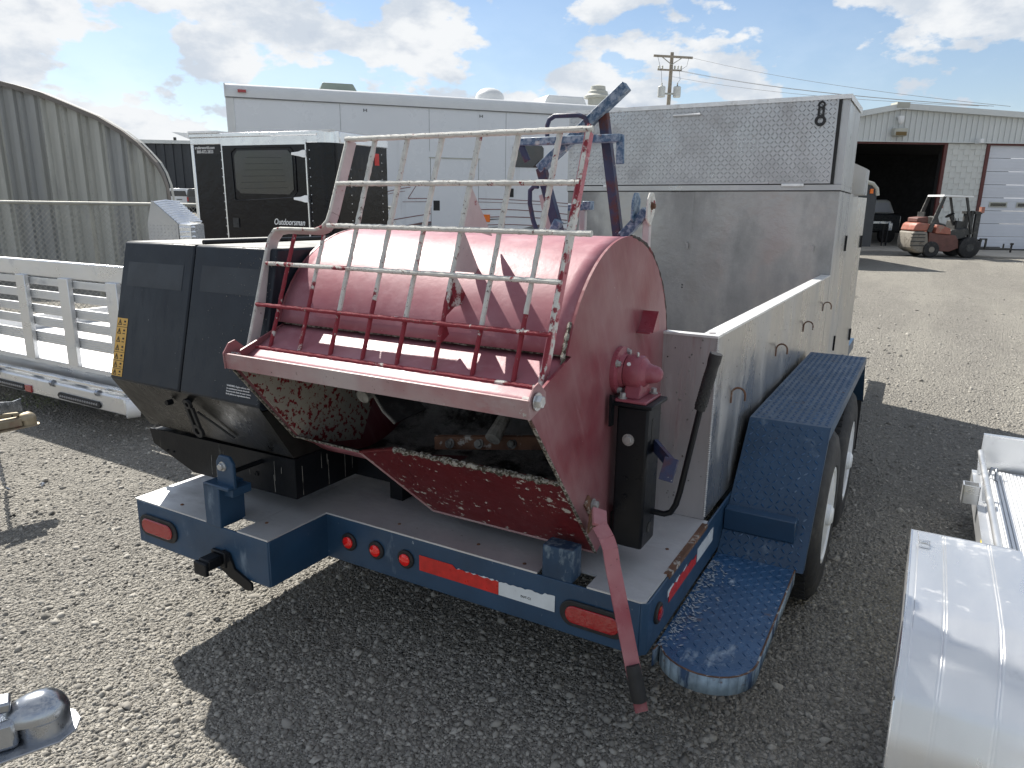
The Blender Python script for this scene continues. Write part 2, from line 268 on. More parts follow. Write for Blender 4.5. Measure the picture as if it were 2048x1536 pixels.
# ------------------------------------------------------------------ geometry helpers
class MB:
    def __init__(s): s.v = []; s.f = []
    def add(s, vs, fs):
        o = len(s.v); s.v += [tuple(p) for p in vs]; s.f += [tuple(i + o for i in f) for f in fs]; return s
    def box(s, x0, x1, y0, y1, z0, z1):
        return s.add([(x, y, z) for x in (x0, x1) for y in (y0, y1) for z in (z0, z1)],
                     [(0, 1, 3, 2), (4, 6, 7, 5), (0, 4, 5, 1), (2, 3, 7, 6), (0, 2, 6, 4), (1, 5, 7, 3)])
    def prism(s, poly, ex):
        ex = Vector(ex); n = len(poly); a = [Vector(p) for p in poly]; b = [p + ex for p in a]
        return s.add(a + b, [tuple(range(n - 1, -1, -1)), tuple(range(n, 2 * n))] + [(i, (i + 1) % n, n + (i + 1) % n, n + i) for i in range(n)])
    def yz(s, poly, x0, x1): return s.prism([(x0, y, z) for y, z in poly], (x1 - x0, 0, 0))
    def xz(s, poly, y0, y1): return s.prism([(x, y0, z) for x, z in poly], (0, y1 - y0, 0))
    def xy(s, poly, z0, z1): return s.prism([(x, y, z0) for x, y in poly], (0, 0, z1 - z0))
    def beam(s, a, b, w, h, up=(0, 0, 1)):
        a = Vector(a); b = Vector(b); d = (b - a).normalized(); up = Vector(up)
        if abs(d.dot(up)) > .98: up = Vector((0, 1, 0))
        r = d.cross(up).normalized() * (w / 2); u = r.cross(d).normalized() * (h / 2)
        return s.prism([a - r - u, a + r - u, a + r + u, a - r + u], b - a)
    def tube(s, pts, r, n=8, cap=True, closed=False):
        pts = [Vector(p) for p in pts]; m = len(pts); vs = []; up = None
        for i, p in enumerate(pts):
            if closed: d = (pts[(i + 1) % m] - pts[i - 1]).normalized()
            else: d = ((pts[min(i + 1, m - 1)] - p).normalized() + (p - pts[max(i - 1, 0)]).normalized())
            d = d.normalized() if d.length > 1e-9 else Vector((0, 0, 1))
            if up is None: up = d.orthogonal().normalized()
            up = (up - d * up.dot(d)).normalized(); w = d.cross(up)
            rr_ = r[i] if isinstance(r, (list, tuple)) else r
            vs += [p + (up * math.cos(2 * math.pi * k / n) + w * math.sin(2 * math.pi * k / n)) * rr_ for k in range(n)]
        fs = [(i * n + k, i * n + (k + 1) % n, ((i + 1) % m) * n + (k + 1) % n, ((i + 1) % m) * n + k) for i in range(m if closed else m - 1) for k in range(n)]
        if cap and not closed: fs += [tuple(range(n - 1, -1, -1)), tuple(range((m - 1) * n, m * n))]
        return s.add(vs, fs)
    def lathe(s, prof, c, axis=(0, 0, 1), n=24):
        """prof: (distance along axis, radius)"""
        c = Vector(c); ax = Vector(axis).normalized(); u = ax.orthogonal().normalized(); w = ax.cross(u); vs = []
        for t, r in prof: vs += [c + ax * t + (u * math.cos(2 * math.pi * k / n) + w * math.sin(2 * math.pi * k / n)) * r for k in range(n)]
        m = len(prof)
        return s.add(vs, [(i * n + k, i * n + (k + 1) % n, (i + 1) * n + (k + 1) % n, (i + 1) * n + k) for i in range(m - 1) for k in range(n)] + [tuple(range(n - 1, -1, -1)), tuple(range((m - 1) * n, m * n))])
    def hexbolt(s, c, axis, r=.012, h=.01):
        s.lathe([(0, r * 1.35), (.003, r * 1.35)], c, axis, 16); c2 = Vector(c) + Vector(axis).normalized() * .003
        return s.lathe([(0, r), (h * .8, r), (h, r * .85)], c2, axis, 6)
    def grid(s, fn, nu, nv):
        vs = [fn(i / (nu - 1), j / (nv - 1)) for i in range(nu) for j in range(nv)]
        return s.add(vs, [(i * nv + j, (i + 1) * nv + j, (i + 1) * nv + j + 1, i * nv + j + 1) for i in range(nu - 1) for j in range(nv - 1)])
    def lugs(s, o, u, v, nu, nv, pitch=.027, ln=.026, w=.008, h=.0022, inside=None):
        """raised tread lugs, alternately turned, on the plane o + a u + b v"""
        o = Vector(o); u = Vector(u).normalized(); v = Vector(v).normalized(); nn = u.cross(v)
        cu = int(nu / pitch); cv = int(nv / pitch)
        for i in range(cu):
            for j in range(cv):
                a = (i + .5) * nu / cu; b = (j + .5) * nv / cv
                if inside and not inside(a, b): continue
                q = R(45) if (i + j) % 2 else R(-45)
                d = u * math.cos(q) + v * math.sin(q); e = nn.cross(d); c = o + u * a + v * b
                vs = [c + d * ln / 2 - nn * .0005, c + e * w / 2 - nn * .0005, c - d * ln / 2 - nn * .0005, c - e * w / 2 - nn * .0005, c + d * ln * .3 + nn * h, c - d * ln * .3 + nn * h]
                s.add(vs, [(0, 1, 4), (1, 5, 4), (1, 2, 5), (2, 3, 5), (3, 4, 5), (3, 0, 4)])
        return s
def link(name, me, m, parent, off=(0, 0, 0), kind=None, bevel=0, smooth=True, solid=0, label=None, subd=0):
    o = bpy.data.objects.new(name, me); COL.objects.link(o)
    if m: me.materials.append(m if not isinstance(m, str) else M[m])
    if parent: o.parent = parent
    if bevel:
        b = o.modifiers.new('bevel', 'BEVEL'); b.width = bevel; b.segments = 2; b.limit_method = 'ANGLE'; b.angle_limit = R(35)
    if solid:
        b = o.modifiers.new('solid', 'SOLIDIFY'); b.thickness = solid; b.offset = 0
    if kind: o['kind'] = kind
    if label: o['label'] = label
    return o
def build(name, mb, m, parent=None, kind=None, bevel=0, smooth=True, solid=0, label=None):
    off = OFF.get(parent.name, Vector((0, 0, 0))) if parent else Vector((0, 0, 0))
    me = bpy.data.meshes.new(name); me.from_pydata([tuple(Vector(p) - off) for p in mb.v], [], mb.f)
    if smooth:
        me.shade_smooth(); me.set_sharp_from_angle(angle=R(32))
    me.update()
    o = link(name, me, m, parent, kind=kind, bevel=bevel, solid=solid, label=label)
    if parent: OFF[o.name] = off
    return o
OFF = {}
# frames: trailer frame (lot slopes a degree under the machine), view-aligned lot frame for the far buildings
T0 = Vector((-0.566708, 1.843395, 0.013638))
TR = Matrix(((0.99993728, 0.0, -0.01119980), (0.00018042, 0.99987024, 0.01610821), (0.01119835, -0.01610922, 0.99980753)))
FT = Matrix.Translation(T0) @ TR.to_4x4()
FV = Matrix.Rotation(R(29.6865), 4, 'Z')
FW = Matrix.Identity(4)
def thing(name, label, cat, base=(0, 0, 0), frame=None, yaw=0, group=None, keep=False):
    """Empty at the thing's base. Parts are written in frame coordinates and shifted by the base (keep=True: in the thing's own coordinates)"""
    o = bpy.data.objects.new(name, None); COL.objects.link(o); o.empty_display_size = .1
    o.matrix_world = (frame or FW) @ Matrix.Translation(base) @ Matrix.Rotation(R(yaw), 4, 'Z')
    o['label'] = label; o['category'] = cat
    if group: o['group'] = group
    OFF[o.name] = Vector((0, 0, 0)) if keep else Vector(base)
    return o
def tag(o, label, cat, group=None):
    o['label'] = label; o['category'] = cat
    if group: o['group'] = group
    return o
def text(name, body, size, loc, rot, m, parent, ext=.0008, sx=1.0, shear=0, align='LEFT'):
    c = bpy.data.curves.new(name, 'FONT'); c.body = body; c.size = size; c.extrude = ext; c.shear = shear; c.align_x = align; c.resolution_u = 3
    o = bpy.data.objects.new(name, c); COL.objects.link(o); o.parent = parent; c.materials.append(M[m])
    bpy.context.view_layer.update()
    me = bpy.data.meshes.new_from_object(o.evaluated_get(bpy.context.evaluated_depsgraph_get())); nm = o.name; bpy.data.objects.remove(o)
    o = bpy.data.objects.new(name, me); COL.objects.link(o); o.parent = parent
    off = OFF.get(parent.name, Vector((0, 0, 0))); o.location = Vector(loc) - off; o.rotation_euler = rot; o.scale = (sx, 1, 1)
    return o
def arc(c, r, a0, a1, n): return [(c[0] + r * math.cos(R(a0 + (a1 - a0) * i / (n - 1))), c[1] + r * math.sin(R(a0 + (a1 - a0) * i / (n - 1)))) for i in range(n)]

# ================================================================== GROUND
gm = MB().add([(-400, -60, 0), (400, -60, 0), (400, 500, 0), (-400, 500, 0)], [(0, 1, 2, 3)])
g = build('ground', gm, 'ground', kind='structure', smooth=False)
ap = MB().xy([(10.4, 25.0), (13.0, 26.0), (15.6, 23.6), (26, 21.5), (26, 27.3), (10.4, 27.3)], .0, .03)
a_ = build('concrete_apron', ap, 'concrete', kind='structure'); a_.matrix_world = FV

def stones():
    """loose chips of limestone lying on the packed ground in front of the camera"""
    n = 260000
    ang = rng.uniform(R(-40), R(40), n); dist = 0.75 + np.minimum(rng.exponential(2.6, n), 15)
    F = np.array([-.49529, .86873]); Rr = np.array([.86873, .49529])
    P = np.outer(np.cos(ang) * dist, F) + np.outer(np.sin(ang) * dist, Rr)
    s = np.exp(rng.normal(math.log(.0040), .48, n)).clip(.0016, .019)
    s *= 1 + .07 * np.maximum(dist - 3, 0)
    phi = (1 + 5 ** .5) / 2
    oct_v = np.array([(1, 0, 0), (-1, 0, 0), (0, 1, 0), (0, -1, 0), (0, 0, 1), (0, 0, -1), (.6, .6, .5), (-.6, .6, .5), (-.6, -.6, .5), (.6, -.6, .5)], float)
    fs = np.array([(6, 4, 9), (6, 9, 0), (7, 4, 6), (7, 6, 2), (8, 4, 7), (8, 7, 1), (9, 4, 8), (9, 8, 3), (0, 2, 6), (2, 1, 7), (1, 3, 8), (3, 0, 9)])
    keep = [0, 1, 2, 3, 4, 6, 7, 8, 9]; rem = {k: i for i, k in enumerate(keep)}
    V0 = oct_v[keep]; F0 = np.vectorize(rem.get)(fs)
    nv = len(V0)
    V = V0[None] * rng.uniform(.65, 1.25, (n, nv, 1)) + rng.normal(0, .12, (n, nv, 3))
    V[:, :, 0] *= rng.uniform(.8, 1.5, (n, 1)); V[:, :, 2] *= rng.uniform(.55, 1.15, (n, 1))
    a = rng.uniform(0, 2 * math.pi, n); ca, sa = np.cos(a)[:, None], np.sin(a)[:, None]
    X = V[:, :, 0] * ca - V[:, :, 1] * sa; Y = V[:, :, 0] * sa + V[:, :, 1] * ca
    tilt = rng.normal(0, .25, (n, 1)); Z = V[:, :, 2] + X * tilt
    V = np.stack([X * s[:, None] + P[:, 0:1], Y * s[:, None] + P[:, 1:2], Z * s[:, None] - .001], 2).reshape(-1, 3)
    Fc = (F0[None] + (np.arange(n) * nv)[:, None, None]).reshape(-1, 3)
    me = bpy.data.meshes.new('gravel'); me.vertices.add(len(V)); me.vertices.foreach_set('co', V.astype(np.float32).ravel())
    me.loops.add(len(Fc) * 3); me.loops.foreach_set('vertex_index', Fc.astype(np.int32).ravel())
    me.polygons.add(len(Fc)); me.polygons.foreach_set('loop_start', np.arange(0, len(Fc) * 3, 3, dtype=np.int32)); me.polygons.foreach_set('loop_total', np.full(len(Fc), 3, dtype=np.int32))
    me.update(calc_edges=True)
    link('gravel', me, 'stone', None, kind='stuff')
stones()

# ================================================================== EQUIPMENT TRAILER (trailer frame)
tr = thing('equipment_trailer', 'navy blue tandem axle trailer with tall aluminium body, open pan and diamond plate fenders', 'trailer', (-1.0, 2.0, 0), FT)
OUT = [(-1.97, -.315), (-1.25, -.315), (-1.25, -.035), (-.02, -.035), (0, -.015), (0, 6.0), (-1.97, 6.0)]
# rear bumper channel and side rails
b = MB(); t_ = .008
for (x0, y0), (x1, y1) in zip(OUT[:4], OUT[1:5]):
    b.beam((x0, y0, .44), (x1, y1, .44), t_, .172)
b.beam((-.003, -.02, .44), (-.003, 4.4, .44), t_, .172); b.beam((-1.967, -.315, .44), (-1.967, 4.4, .44), t_, .172)
b.box(-1.96, -1.26, -.31, -.25, .352, .36); b.box(-1.24, -.02, -.03, .03, .352, .36); b.box(-.06, -.008, 0, 4.4, .352, .36)
build('bumper', b, 'navy', tr, bevel=.003)
b = MB()
for y in (.5, 1.2, 2.0, 2.9, 3.6): b.box(-1.96, -.01, y, y + .06, .40, .50)
b.beam((-1.4, 0, .42), (-1.4, 4.4, .42), .06, .12); b.beam((-.6, 0, .42), (-.6, 4.4, .42), .06, .12)
b.beam((-1.4, 4.4, .42), (-1.0, 6.4, .42), .06, .12); b.beam((-.6, 4.4, .42), (-1.0, 6.4, .42), .06, .12)
build('chassis', b, 'navy', tr)
# deck sheets: left sheet, middle, right (slots left for the mixer brackets)
b = MB().xy([(-1.974, -.319), (-1.56, -.319), (-1.56, -.23), (-1.40, -.23), (-1.40, .63), (-1.974, .63)], .527, .532)
build('deck_sheet', b, 'deck', tr, smooth=False)
b = MB().xy([(-1.397, -.319), (-1.246, -.319), (-1.246, -.039), (-.36, -.039), (-.36, .04), (-.19, .04), (-.19, -.039), (-.018, -.039), (-.006, -.028), (-.004, .63), (-1.397, .63)], .527, .533)
build('deck_sheet', b, 'deck', tr, smooth=False)
b = MB()
for x, y in ((-1.90, .05), (-1.76, -.27), (-1.87, .38), (-1.36, -.22), (-.95, .02), (-.62, .03), (-.42, -.01), (-.10, -.005), (-.06, .33)):
    b.lathe([(0, .007), (.003, .006), (.005, .002)], (x, y, .532), (0, 0, 1), 10)
build('rivet', b, 'rust', tr, kind='stuff')
build('wood_block', MB().box(-1.41, -1.30, -.19, -.10, .45, .526), 'wood', tr)
# rust along the deck's right edge
build('edge_rust', MB().box(-.016, .004, .16, .60, .519, .5345), 'rust', tr)
# brackets that carry the mixer
def bracket_left():
    b = MB().xz([(-1.552, .524), (-1.474, .524), (-1.47, .68), (-1.553, .685)], -.325, -.215)
    b.box(-1.553, -1.430, -.300, -.215, .640, .672)
    b.xz([(-1.505, .675), (-1.418, .675), (-1.418, .765), (-1.437, .79), (-1.487, .79), (-1.505, .765)], -.300, -.285)
    b.box(-1.545, -1.42, -.325, -.285, .672, .686)
    o = build('mixer_bracket', b, 'navy', tr, bevel=.004)
    build('bolt', MB().hexbolt((-1.468, -.300, .752), (0, -1, 0), .013, .013), 'zinc', o); build('bracket_pin', MB().lathe([(0, .009), (.16, .009)], (-1.468, -.287, .72), (0, 1, 0), 10), 'black', o)
bracket_left()
b = MB().box(-.345, -.24, -.036, .03, .524, .632)
build('mixer_bracket', b, 'navy_dusty', tr, bevel=.004)
# lights
def oval(x, z, y, led=False):
    def st(w, h, n=12): return [(x + w * sx + h * math.cos(R(a)), z + h * math.sin(R(a))) for sx, a0 in ((1, -90), (-1, 90)) for a in [a0 + 180 * i / (n - 1) for i in range(n)]]
    g = MB().xz(st(.067, .043), y - .008, y + .001)
    o = build('tail_light', g, 'rubber', tr, bevel=.003, label='wide oval red tail light in a black rubber grommet')
    build('lens', MB().xz(st(.060, .029), y - .014, y - .0075), 'lens_led' if led else 'lens', o, bevel=.004)
oval(-1.84, .437, -.320); oval(-.165, .433, -.040)
for x in (-1.136, -1.008, -.875):
    o = build('marker_light', MB().lathe([(0, .034), (.008, .034), (.011, .030)], (x, -.038, .443), (0, -1, 0), 28), 'rubber', tr)
    build('lens', MB().lathe([(0, .022), (.015, .022), (.019, .016), (.020, .004)], (x, -.038, .443), (0, -1, 0), 24), 'lens_led', o)
o = build('marker_light', MB().lathe([(0, .034), (.008, .034), (.011, .030)], (-.001, .064, .452), (1, 0, 0), 28), 'rubber', tr)
build('lens', MB().lathe([(0, .022), (.013, .022), (.017, .012)], (-.001, .064, .452), (1, 0, 0), 24), 'lens', o)
# reflective tape with torn top edge
def tape(name, m, x0, x1, z0, z1, torn, y=-.0415):
    xs = np.linspace(x0, x1, 24); poly = [(x0, z0), (x1, z0)]
    for x in xs[::-1]:
        k = (x - x0) / (x1 - x0); d = torn(k); poly.append((x, z1 - d * (.6 + .8 * random.random())))
    build(name, MB().xz(poly, y, y + .0012), m, tr, smooth=False)
tape('reflective_tape', 'tape_red', -.817, -.498, .416, .473, lambda k: 0 if k < .45 else .013)
tape('reflective_tape', 'tape_white', -.497, -.294, .416, .474, lambda k: .004 if k > .8 else .010)
tape('tape_backing', 'tape_white', -.66, -.499, .435, .470, lambda k: .006, -.0405)
text('tape_lettering', 'DOT-C2', .010, (-.415, -.0418, .433), (R(90), 0, 0), 'ink', tr)
def side_tape(m, y0, y1, z0, z1, jag, x=.0015):
    ys = np.linspace(y0, y1, 16); poly = [(y0, z0), (y1, z0)] + [(y, z1 - jag * random.random()) for y in ys[::-1]]
    build('reflective_tape', MB().yz(poly, x, x + .0012), m, tr, smooth=False)
side_tape('tape_red', .172, .477, .432, .476, .014); side_tape('tape_white', .16, .36, .455, .482, .012, .001); side_tape('tape_white', .49, .70, .43, .485, .004)
# plug socket and bracket under the bumper
b = MB().box(-1.528, -1.455, -.335, -.319, .378, .438)
o = build('plug_socket', b, 'black', tr, bevel=.004)
build('socket_cap', MB().xz([(-1.52, .390), (-1.465, .390), (-1.465, .430), (-1.52, .430)], -.395, -.335), 'black', o, bevel=.006)
build('hinge_tab', MB().box(-1.526, -1.462, -.410, -.395, .375, .425), 'black', o, bevel=.004)
b = MB().xz([(-1.47, .445), (-1.44, .44), (-1.415, .385), (-1.33, .352), (-1.33, .325), (-1.36, .32), (-1.44, .345), (-1.49, .37)], -.330, -.322)
build('socket_bracket', b, 'black', tr)
# step with rounded rear corner, fender over the wheels
sp = [(.002, .80), (.002, .04)] + [(.002 + .145 + .145 * math.cos(R(a)), .13 + .14 * math.sin(R(a))) for a in range(200, 361, 12)] + [(.292, .80)]
def step_in(a, b):
    x, y = .002 + a, b - .02
    return x < .285 and y > .13 - .135 * math.sqrt(max(0, 1 - ((x - .147) / .145) ** 2)) + .02
st_ = build('step', MB().xy(sp, .334, .340), 'navy_step', tr)
build('tread_lug', MB().lugs((.006, -.02, .340), (1, 0, 0), (0, 1, 0), .285, .81, inside=step_in), 'navy_step', st_, kind='stuff')
fl = MB(); P_ = [(.002, .02)] + sp[1:]
for (x0, y0), (x1, y1) in zip(sp[1:], sp[2:]): fl.add([(x0, y0, .339), (x1, y1, .339), (x1, y1, .283), (x0, y0, .283)], [(0, 1, 2, 3)])
build('step_flange', fl, 'step_edge', st_, solid=.004)
rimp = [(x, y + (.003 if y > .3 else .002), .3395) for x, y in sp[1:]]
build('worn_rim', MB().tube(rimp, .0032, 6), 'step_rust', st_)
sc_ = MB(); r4 = random.Random(11)
for _ in range(300):
    a, b2 = abs(r4.gauss(0, .035)) + .004, r4.uniform(.05, .70); q = r4.uniform(.0012, .0055); an = R(45 if r4.random() < .5 else -45) + r4.gauss(0, .2)
    if a > .16: continue
    dx, dy = math.cos(an) * q * 2.2, math.sin(an) * q * 2.2; x, y = .004 + a, b2 + .01; zz_ = .3432
    sc_.add([(x - dx, y - dy, zz_), (x + dy * .3, y - dx * .3, zz_), (x + dx, y + dy, zz_), (x - dy * .3, y + dx * .3, zz_)], [(0, 1, 2, 3)])
build('mortar_scuff', sc_, 'scuff', st_, kind='stuff', smooth=False)
FX = .318
fd = MB().yz([(.79, .335), (1.20, .794), (2.95, .794), (3.25, .45), (3.25, .446), (2.948, .788), (1.203, .788), (.796, .335)], .003, FX)
fo = build('fender', fd, 'navy', tr, smooth=False)
d1 = Vector((0, .41, .459)); l1 = d1.length
lg = MB().lugs((.008, 1.22, .794), (1, 0, 0), (0, 1, 0), FX - .012, 1.72); lg.lugs((.008, .7898, .3365), (1, 0, 0), d1, FX - .02, l1 - .01)
build('tread_lug', lg, 'navy_step', fo, kind='stuff')
sk = MB().yz([(1.15, .745), (1.20, .796), (2.95, .796), (3.0, .745)], FX, FX + .004); sk.yz([(.795, .335), (1.2, .79), (1.2, .75), (.83, .335)], FX, FX + .003)
build('fender_edge', sk, 'navy', fo, smooth=False)
build('fender_backing', MB().yz([(.80, .34), (1.20, .785), (2.95, .785), (3.24, .45), (3.24, .36), (.80, .34)], .0015, .0025), 'black', fo)
build('cross_tube', MB().beam((.004, .885, .46), (.27, .885, .46), .06, .085, (0, 0, 1)), 'navy', tr, bevel=.004)
build('mud_flap', MB().box(.02, .31, 3.24, 3.25, .12, .46), 'rubber', tr)
for y in (1.335, 2.16):
    w = build('wheel', MB().lathe([(0, .20), (0, .30), (.012, .345), (.03, .365), (.05, .372), (.165, .372), (.185, .365), (.203, .345), (.215, .30), (.215, .22), (.20, .20)], (.130, y, .372), (1, 0, 0), 56), 'tyre', tr)
    tb = MB()
    for k in range(64):
        a = 2 * math.pi * k / 64; ca, sa = math.cos(a), math.sin(a); ca2, sa2 = math.cos(a + .05), math.sin(a + .05)
        for x0, x1 in ((.165, .20), (.21, .255), (.265, .310)):
            tb.add([(x0, y + .371 * ca, .372 + .371 * sa), (x1, y + .371 * ca, .372 + .371 * sa), (x1, y + .371 * ca2, .372 + .371 * sa2), (x0, y + .371 * ca2, .372 + .371 * sa2),
                    (x0, y + .377 * ca, .372 + .377 * sa), (x1, y + .377 * ca, .372 + .377 * sa), (x1, y + .377 * ca2, .372 + .377 * sa2), (x0, y + .377 * ca2, .372 + .377 * sa2)],
                   [(4, 5, 6, 7), (0, 1, 5, 4), (1, 2, 6, 5), (2, 3, 7, 6), (3, 0, 4, 7)])
    build('tread_block', tb, 'tyre', w, kind='stuff')
    build('rim', MB().lathe([(0, .10), (.01, .10), (.03, .17), (.0, .19), (.035, .205), (.042, .21), (.042, .195), (.035, .19)], (.300, y, .372), (1, 0, 0), 40), 'white', w)
    build('hub', MB().lathe([(0, .05), (.05, .045), (.06, .03)], (.300, y, .372), (1, 0, 0), 24), 'white', w)
    b = MB()
build('axle', MB().box(-1.9, .14, 1.30, 1.36, .32, .38).box(-1.9, .14, 2.13, 2.19, .32, .38), 'black', tr)
wl = None
for y in (1.335, 2.16):
    build('wheel', MB().lathe([(0, .20), (.012, .345), (.05, .372), (.165, .372), (.203, .345), (.215, .22)], (-2.26, y, .372), (1, 0, 0), 40), 'tyre', tr)
build('fender', MB().yz([(.79, .335), (1.20, .794), (2.95, .794), (3.25, .45), (3.25, .446), (2.948, .788), (1.203, .788), (.796, .335)], -2.29, -1.975), 'navy', tr, smooth=False)
# open pan
X0 = -.022
pn = MB(); pn.box(-2.0, X0, .630, .642, .534, 1.215); pn.box(-.034, X0, .642, 3.712, .534, 1.215); pn.box(-2.0, -1.988, .642, 3.712, .534, 1.215)
pan = build('pan_wall', pn, 'alu_pink', tr, smooth=False)
build('pan_side', MB().box(X0, X0 + .003, .629, 3.716, .534, 1.21), 'alu', tr, smooth=False)
build('pan_floor', MB().box(-1.985, -.036, .645, 3.71, .534, .545), 'alu', tr, smooth=False)
rim = MB().box(-.078, X0 + .005, .70, 3.716, 1.212, 1.221); rim.box(-2.0, X0 + .004, .624, .665, 1.211, 1.2195); rim.box(-.078, X0 + .004, .664, .701, 1.211, 1.2200)
build('pan_rim', rim, 'alu_rim', tr, smooth=False)
wd = MB(); nb = 90
for i in range(nb):
    z = .55 + .66 * i / nb; wd.lathe([(-.003, .001), (0, .0052), (.003, .001)], (X0 + .002, .630, z), (.15, -.1, 1), 7)
build('weld_bead', wd, 'weld', tr, kind='stuff')
rl = MB(); rl.lathe([(0, .012), (.0015, .012)], (-.052, .675, 1.2205), (0, 0, 1), 20)
build('rim_hole', rl, 'alu_pink', tr)
for y, z in ((.90, .95), (1.80, .985), (2.66, .99), (3.50, 1.02)):
    pts = [(X0 + .005, y, z - .03), (X0 + .005, y, z + .005)] + [(X0 + .005 + .026 - .026 * math.cos(R(a)), y, z + .005 + .028 * math.sin(R(a))) for a in range(20, 181, 20)] + [(X0 + .057, y, z - .015)]
    build('tie_hook', MB().tube(pts, .0040, 6), 'rust', tr)
# tall body
YB = 3.72; YE = 4.45
YL = 5.10
bd = MB().box(-2.09, -.020, YB, YL, .45, 1.80)
body = build('body', bd, 'alu_rear', tr, smooth=False)
build('side_skin', MB().box(-.0205, -.0185, 3.722, YL - .002, .452, 1.798), 'alu', body, smooth=False)
ub = build('upper_cabinet', MB().box(-2.10, -.014, YB + .002, YE - .002, 1.842, 2.418), 'alu', tr, smooth=False)
build('roof_sheet', MB().box(-2.115, -.004, YB - .022, YE + .01, 2.418, 2.424).box(-2.115, -.004, YB - .022, YB - .018, 2.395, 2.418).box(-.008, -.004, YB - .018, YE + .01, 2.385, 2.418), 'alu_rim', ub, smooth=False)
build('trim_strip', MB().box(-2.10, -.012, YB - .006, YE, 1.803, 1.840), 'alu', tr, smooth=False)
build('seam', MB().box(-2.095, -.016, YB - .004, YE - .004, 1.795, 1.8025), 'seam', tr); build('seam', MB().box(-2.095, -.062, YB - .004, YE - .004, 1.8405, 1.8475), 'seam', tr)
dr = build('cabinet_door', MB().box(-2.085, -.085, YB - .016, YB, 1.848, 2.412), 'tread', tr, smooth=False, label='wide diamond plate door of the upper cabinet')
build('tread_lug', MB().lugs((-2.08, YB - .016, 1.852), (1, 0, 0), (0, 0, 1), 1.99, .555, .028, .036, .0085, .0026), 'tread', dr, kind='stuff')
hd = MB().tube([(-1.215, YB - .018, 2.342), (-1.215, YB - .045, 2.342), (-1.02, YB - .045, 2.346), (-1.02, YB - .018, 2.346)], .007, 8)
build('door_handle', hd, 'alu_rim', dr)
build('door_gasket', MB().box(-.083, -.064, YB - .012, YB, 1.848, 2.405), 'seam', tr)
def strap(cx, y, z0, z1, par, r1=.024, r2=.036, ax=(0, -1, 0), name='rubber_latch'):
    b = MB()
    for zc, r in ((z1, r1), (z0, r2)):
        n = 24
        for k in range(n):
            a0, a1 = 2 * math.pi * k / n, 2 * math.pi * (k + 1) / n
            q = [(cx + rr_ * math.cos(a), zc + rr_ * math.sin(a)) for rr_, a in ((r * .5, a0), (r, a0), (r, a1), (r * .5, a1))]
            b.xz(q, y - .012, y)
    b.box(cx - .021, cx - .008, y - .011, y, z0 + r2 * .7, z1 - r1 * .7); b.box(cx + .008, cx + .021, y - .011, y, z0 + r2 * .7, z1 - r1 * .7)
    return build(name, b, 'rubber', par)
strap(-.19, YB - .019, 2.262, 2.365, dr)
for x, w in ((-.33, .075), (-1.74, .03)): build('hinge', MB().box(x - w, x + w, YB - .024, YB - .016, 1.828, 1.848), 'alu_rim', dr, bevel=.003)
for x, z in ((-1.078, 1.09), (-1.078, 1.07)): build('rivet_hole', MB().lathe([(0, .006), (.002, .006)], (x, YB - .001, z), (0, -1, 0), 10), 'seam', body)
for x, z in ((-1.055, 1.40), (-.152, 1.41)):
    build('catch', MB().box(x - .008, x + .008, YB - .02, YB, z - .03, z + .012).box(x - .018, x - .006, YB - .018, YB, z + .006, z + .02), 'dullzinc', body)
build('nameplate_strip', MB().box(-1.05, -1.03, YB - .003, YB, 1.45, 1.79), 'alu_rear', body)
sp_ = MB(); r3 = random.Random(5)
for _ in range(260):
    x = r3.uniform(-2.0, -.03); z = r3.uniform(.56, 1.20); y = .6295; q = r3.uniform(.0015, .005)
    if x > -.20 or r3.random() < .5: sp_.lathe([(0, q), (.0012, q * .5)], (x, y, z), (0, -1, 0), 6)
for _ in range(160):
    y = r3.uniform(.64, 3.6); z = r3.uniform(.6, 1.2); q = r3.uniform(.0012, .004); sp_.lathe([(0, q), (.001, q * .5)], (X0 + .003, y, z), (1, 0, 0), 6)
build('mortar_spatter', sp_, 'crust', pan, kind='stuff')
# side of the body: seams, ajar door, hinges
sd = MB()
for y in (3.99, 4.42): sd.box(-.0205, -.0185, y, y + .006, .47, 1.78)
build('seam', sd, 'seam', body)
c0 = Vector((-.018, 4.62, 0)); c1 = Vector((.052, 5.08, 0)); dd = (c1 - c0)
dj = MB().prism([c0 + Vector((0, 0, .36)), c1 + Vector((0, 0, .36)), c1 + Vector((0, 0, 1.78)), c0 + Vector((0, 0, 1.78))], (-.016, .008, 0))
sj = build('side_door', dj, 'alu', tr, smooth=False, label='narrow side door standing slightly ajar')
for z in (.62, 1.42):
    p = c0 + dd * .93; build('hinge', MB().box(p.x - .002, p.x + .012, p.y - .012, p.y + .012, z - .05, z + .05), 'seam', sj)
for z in (.62, 1.42): build('hinge', MB().box(-.0185, -.006, 4.46, 4.49, z - .06, z + .06), 'black', body)
build('front_shroud', MB().xz([(-.30, 1.80), (.05, 1.80), (.05, 2.0), (-.10, 2.07), (-.30, 2.07)], 4.75, 5.05), 'alu', tr)
build('frame_rail', MB().box(-.03, .03, 4.4, 5.9, .36, .46), 'navy', tr)

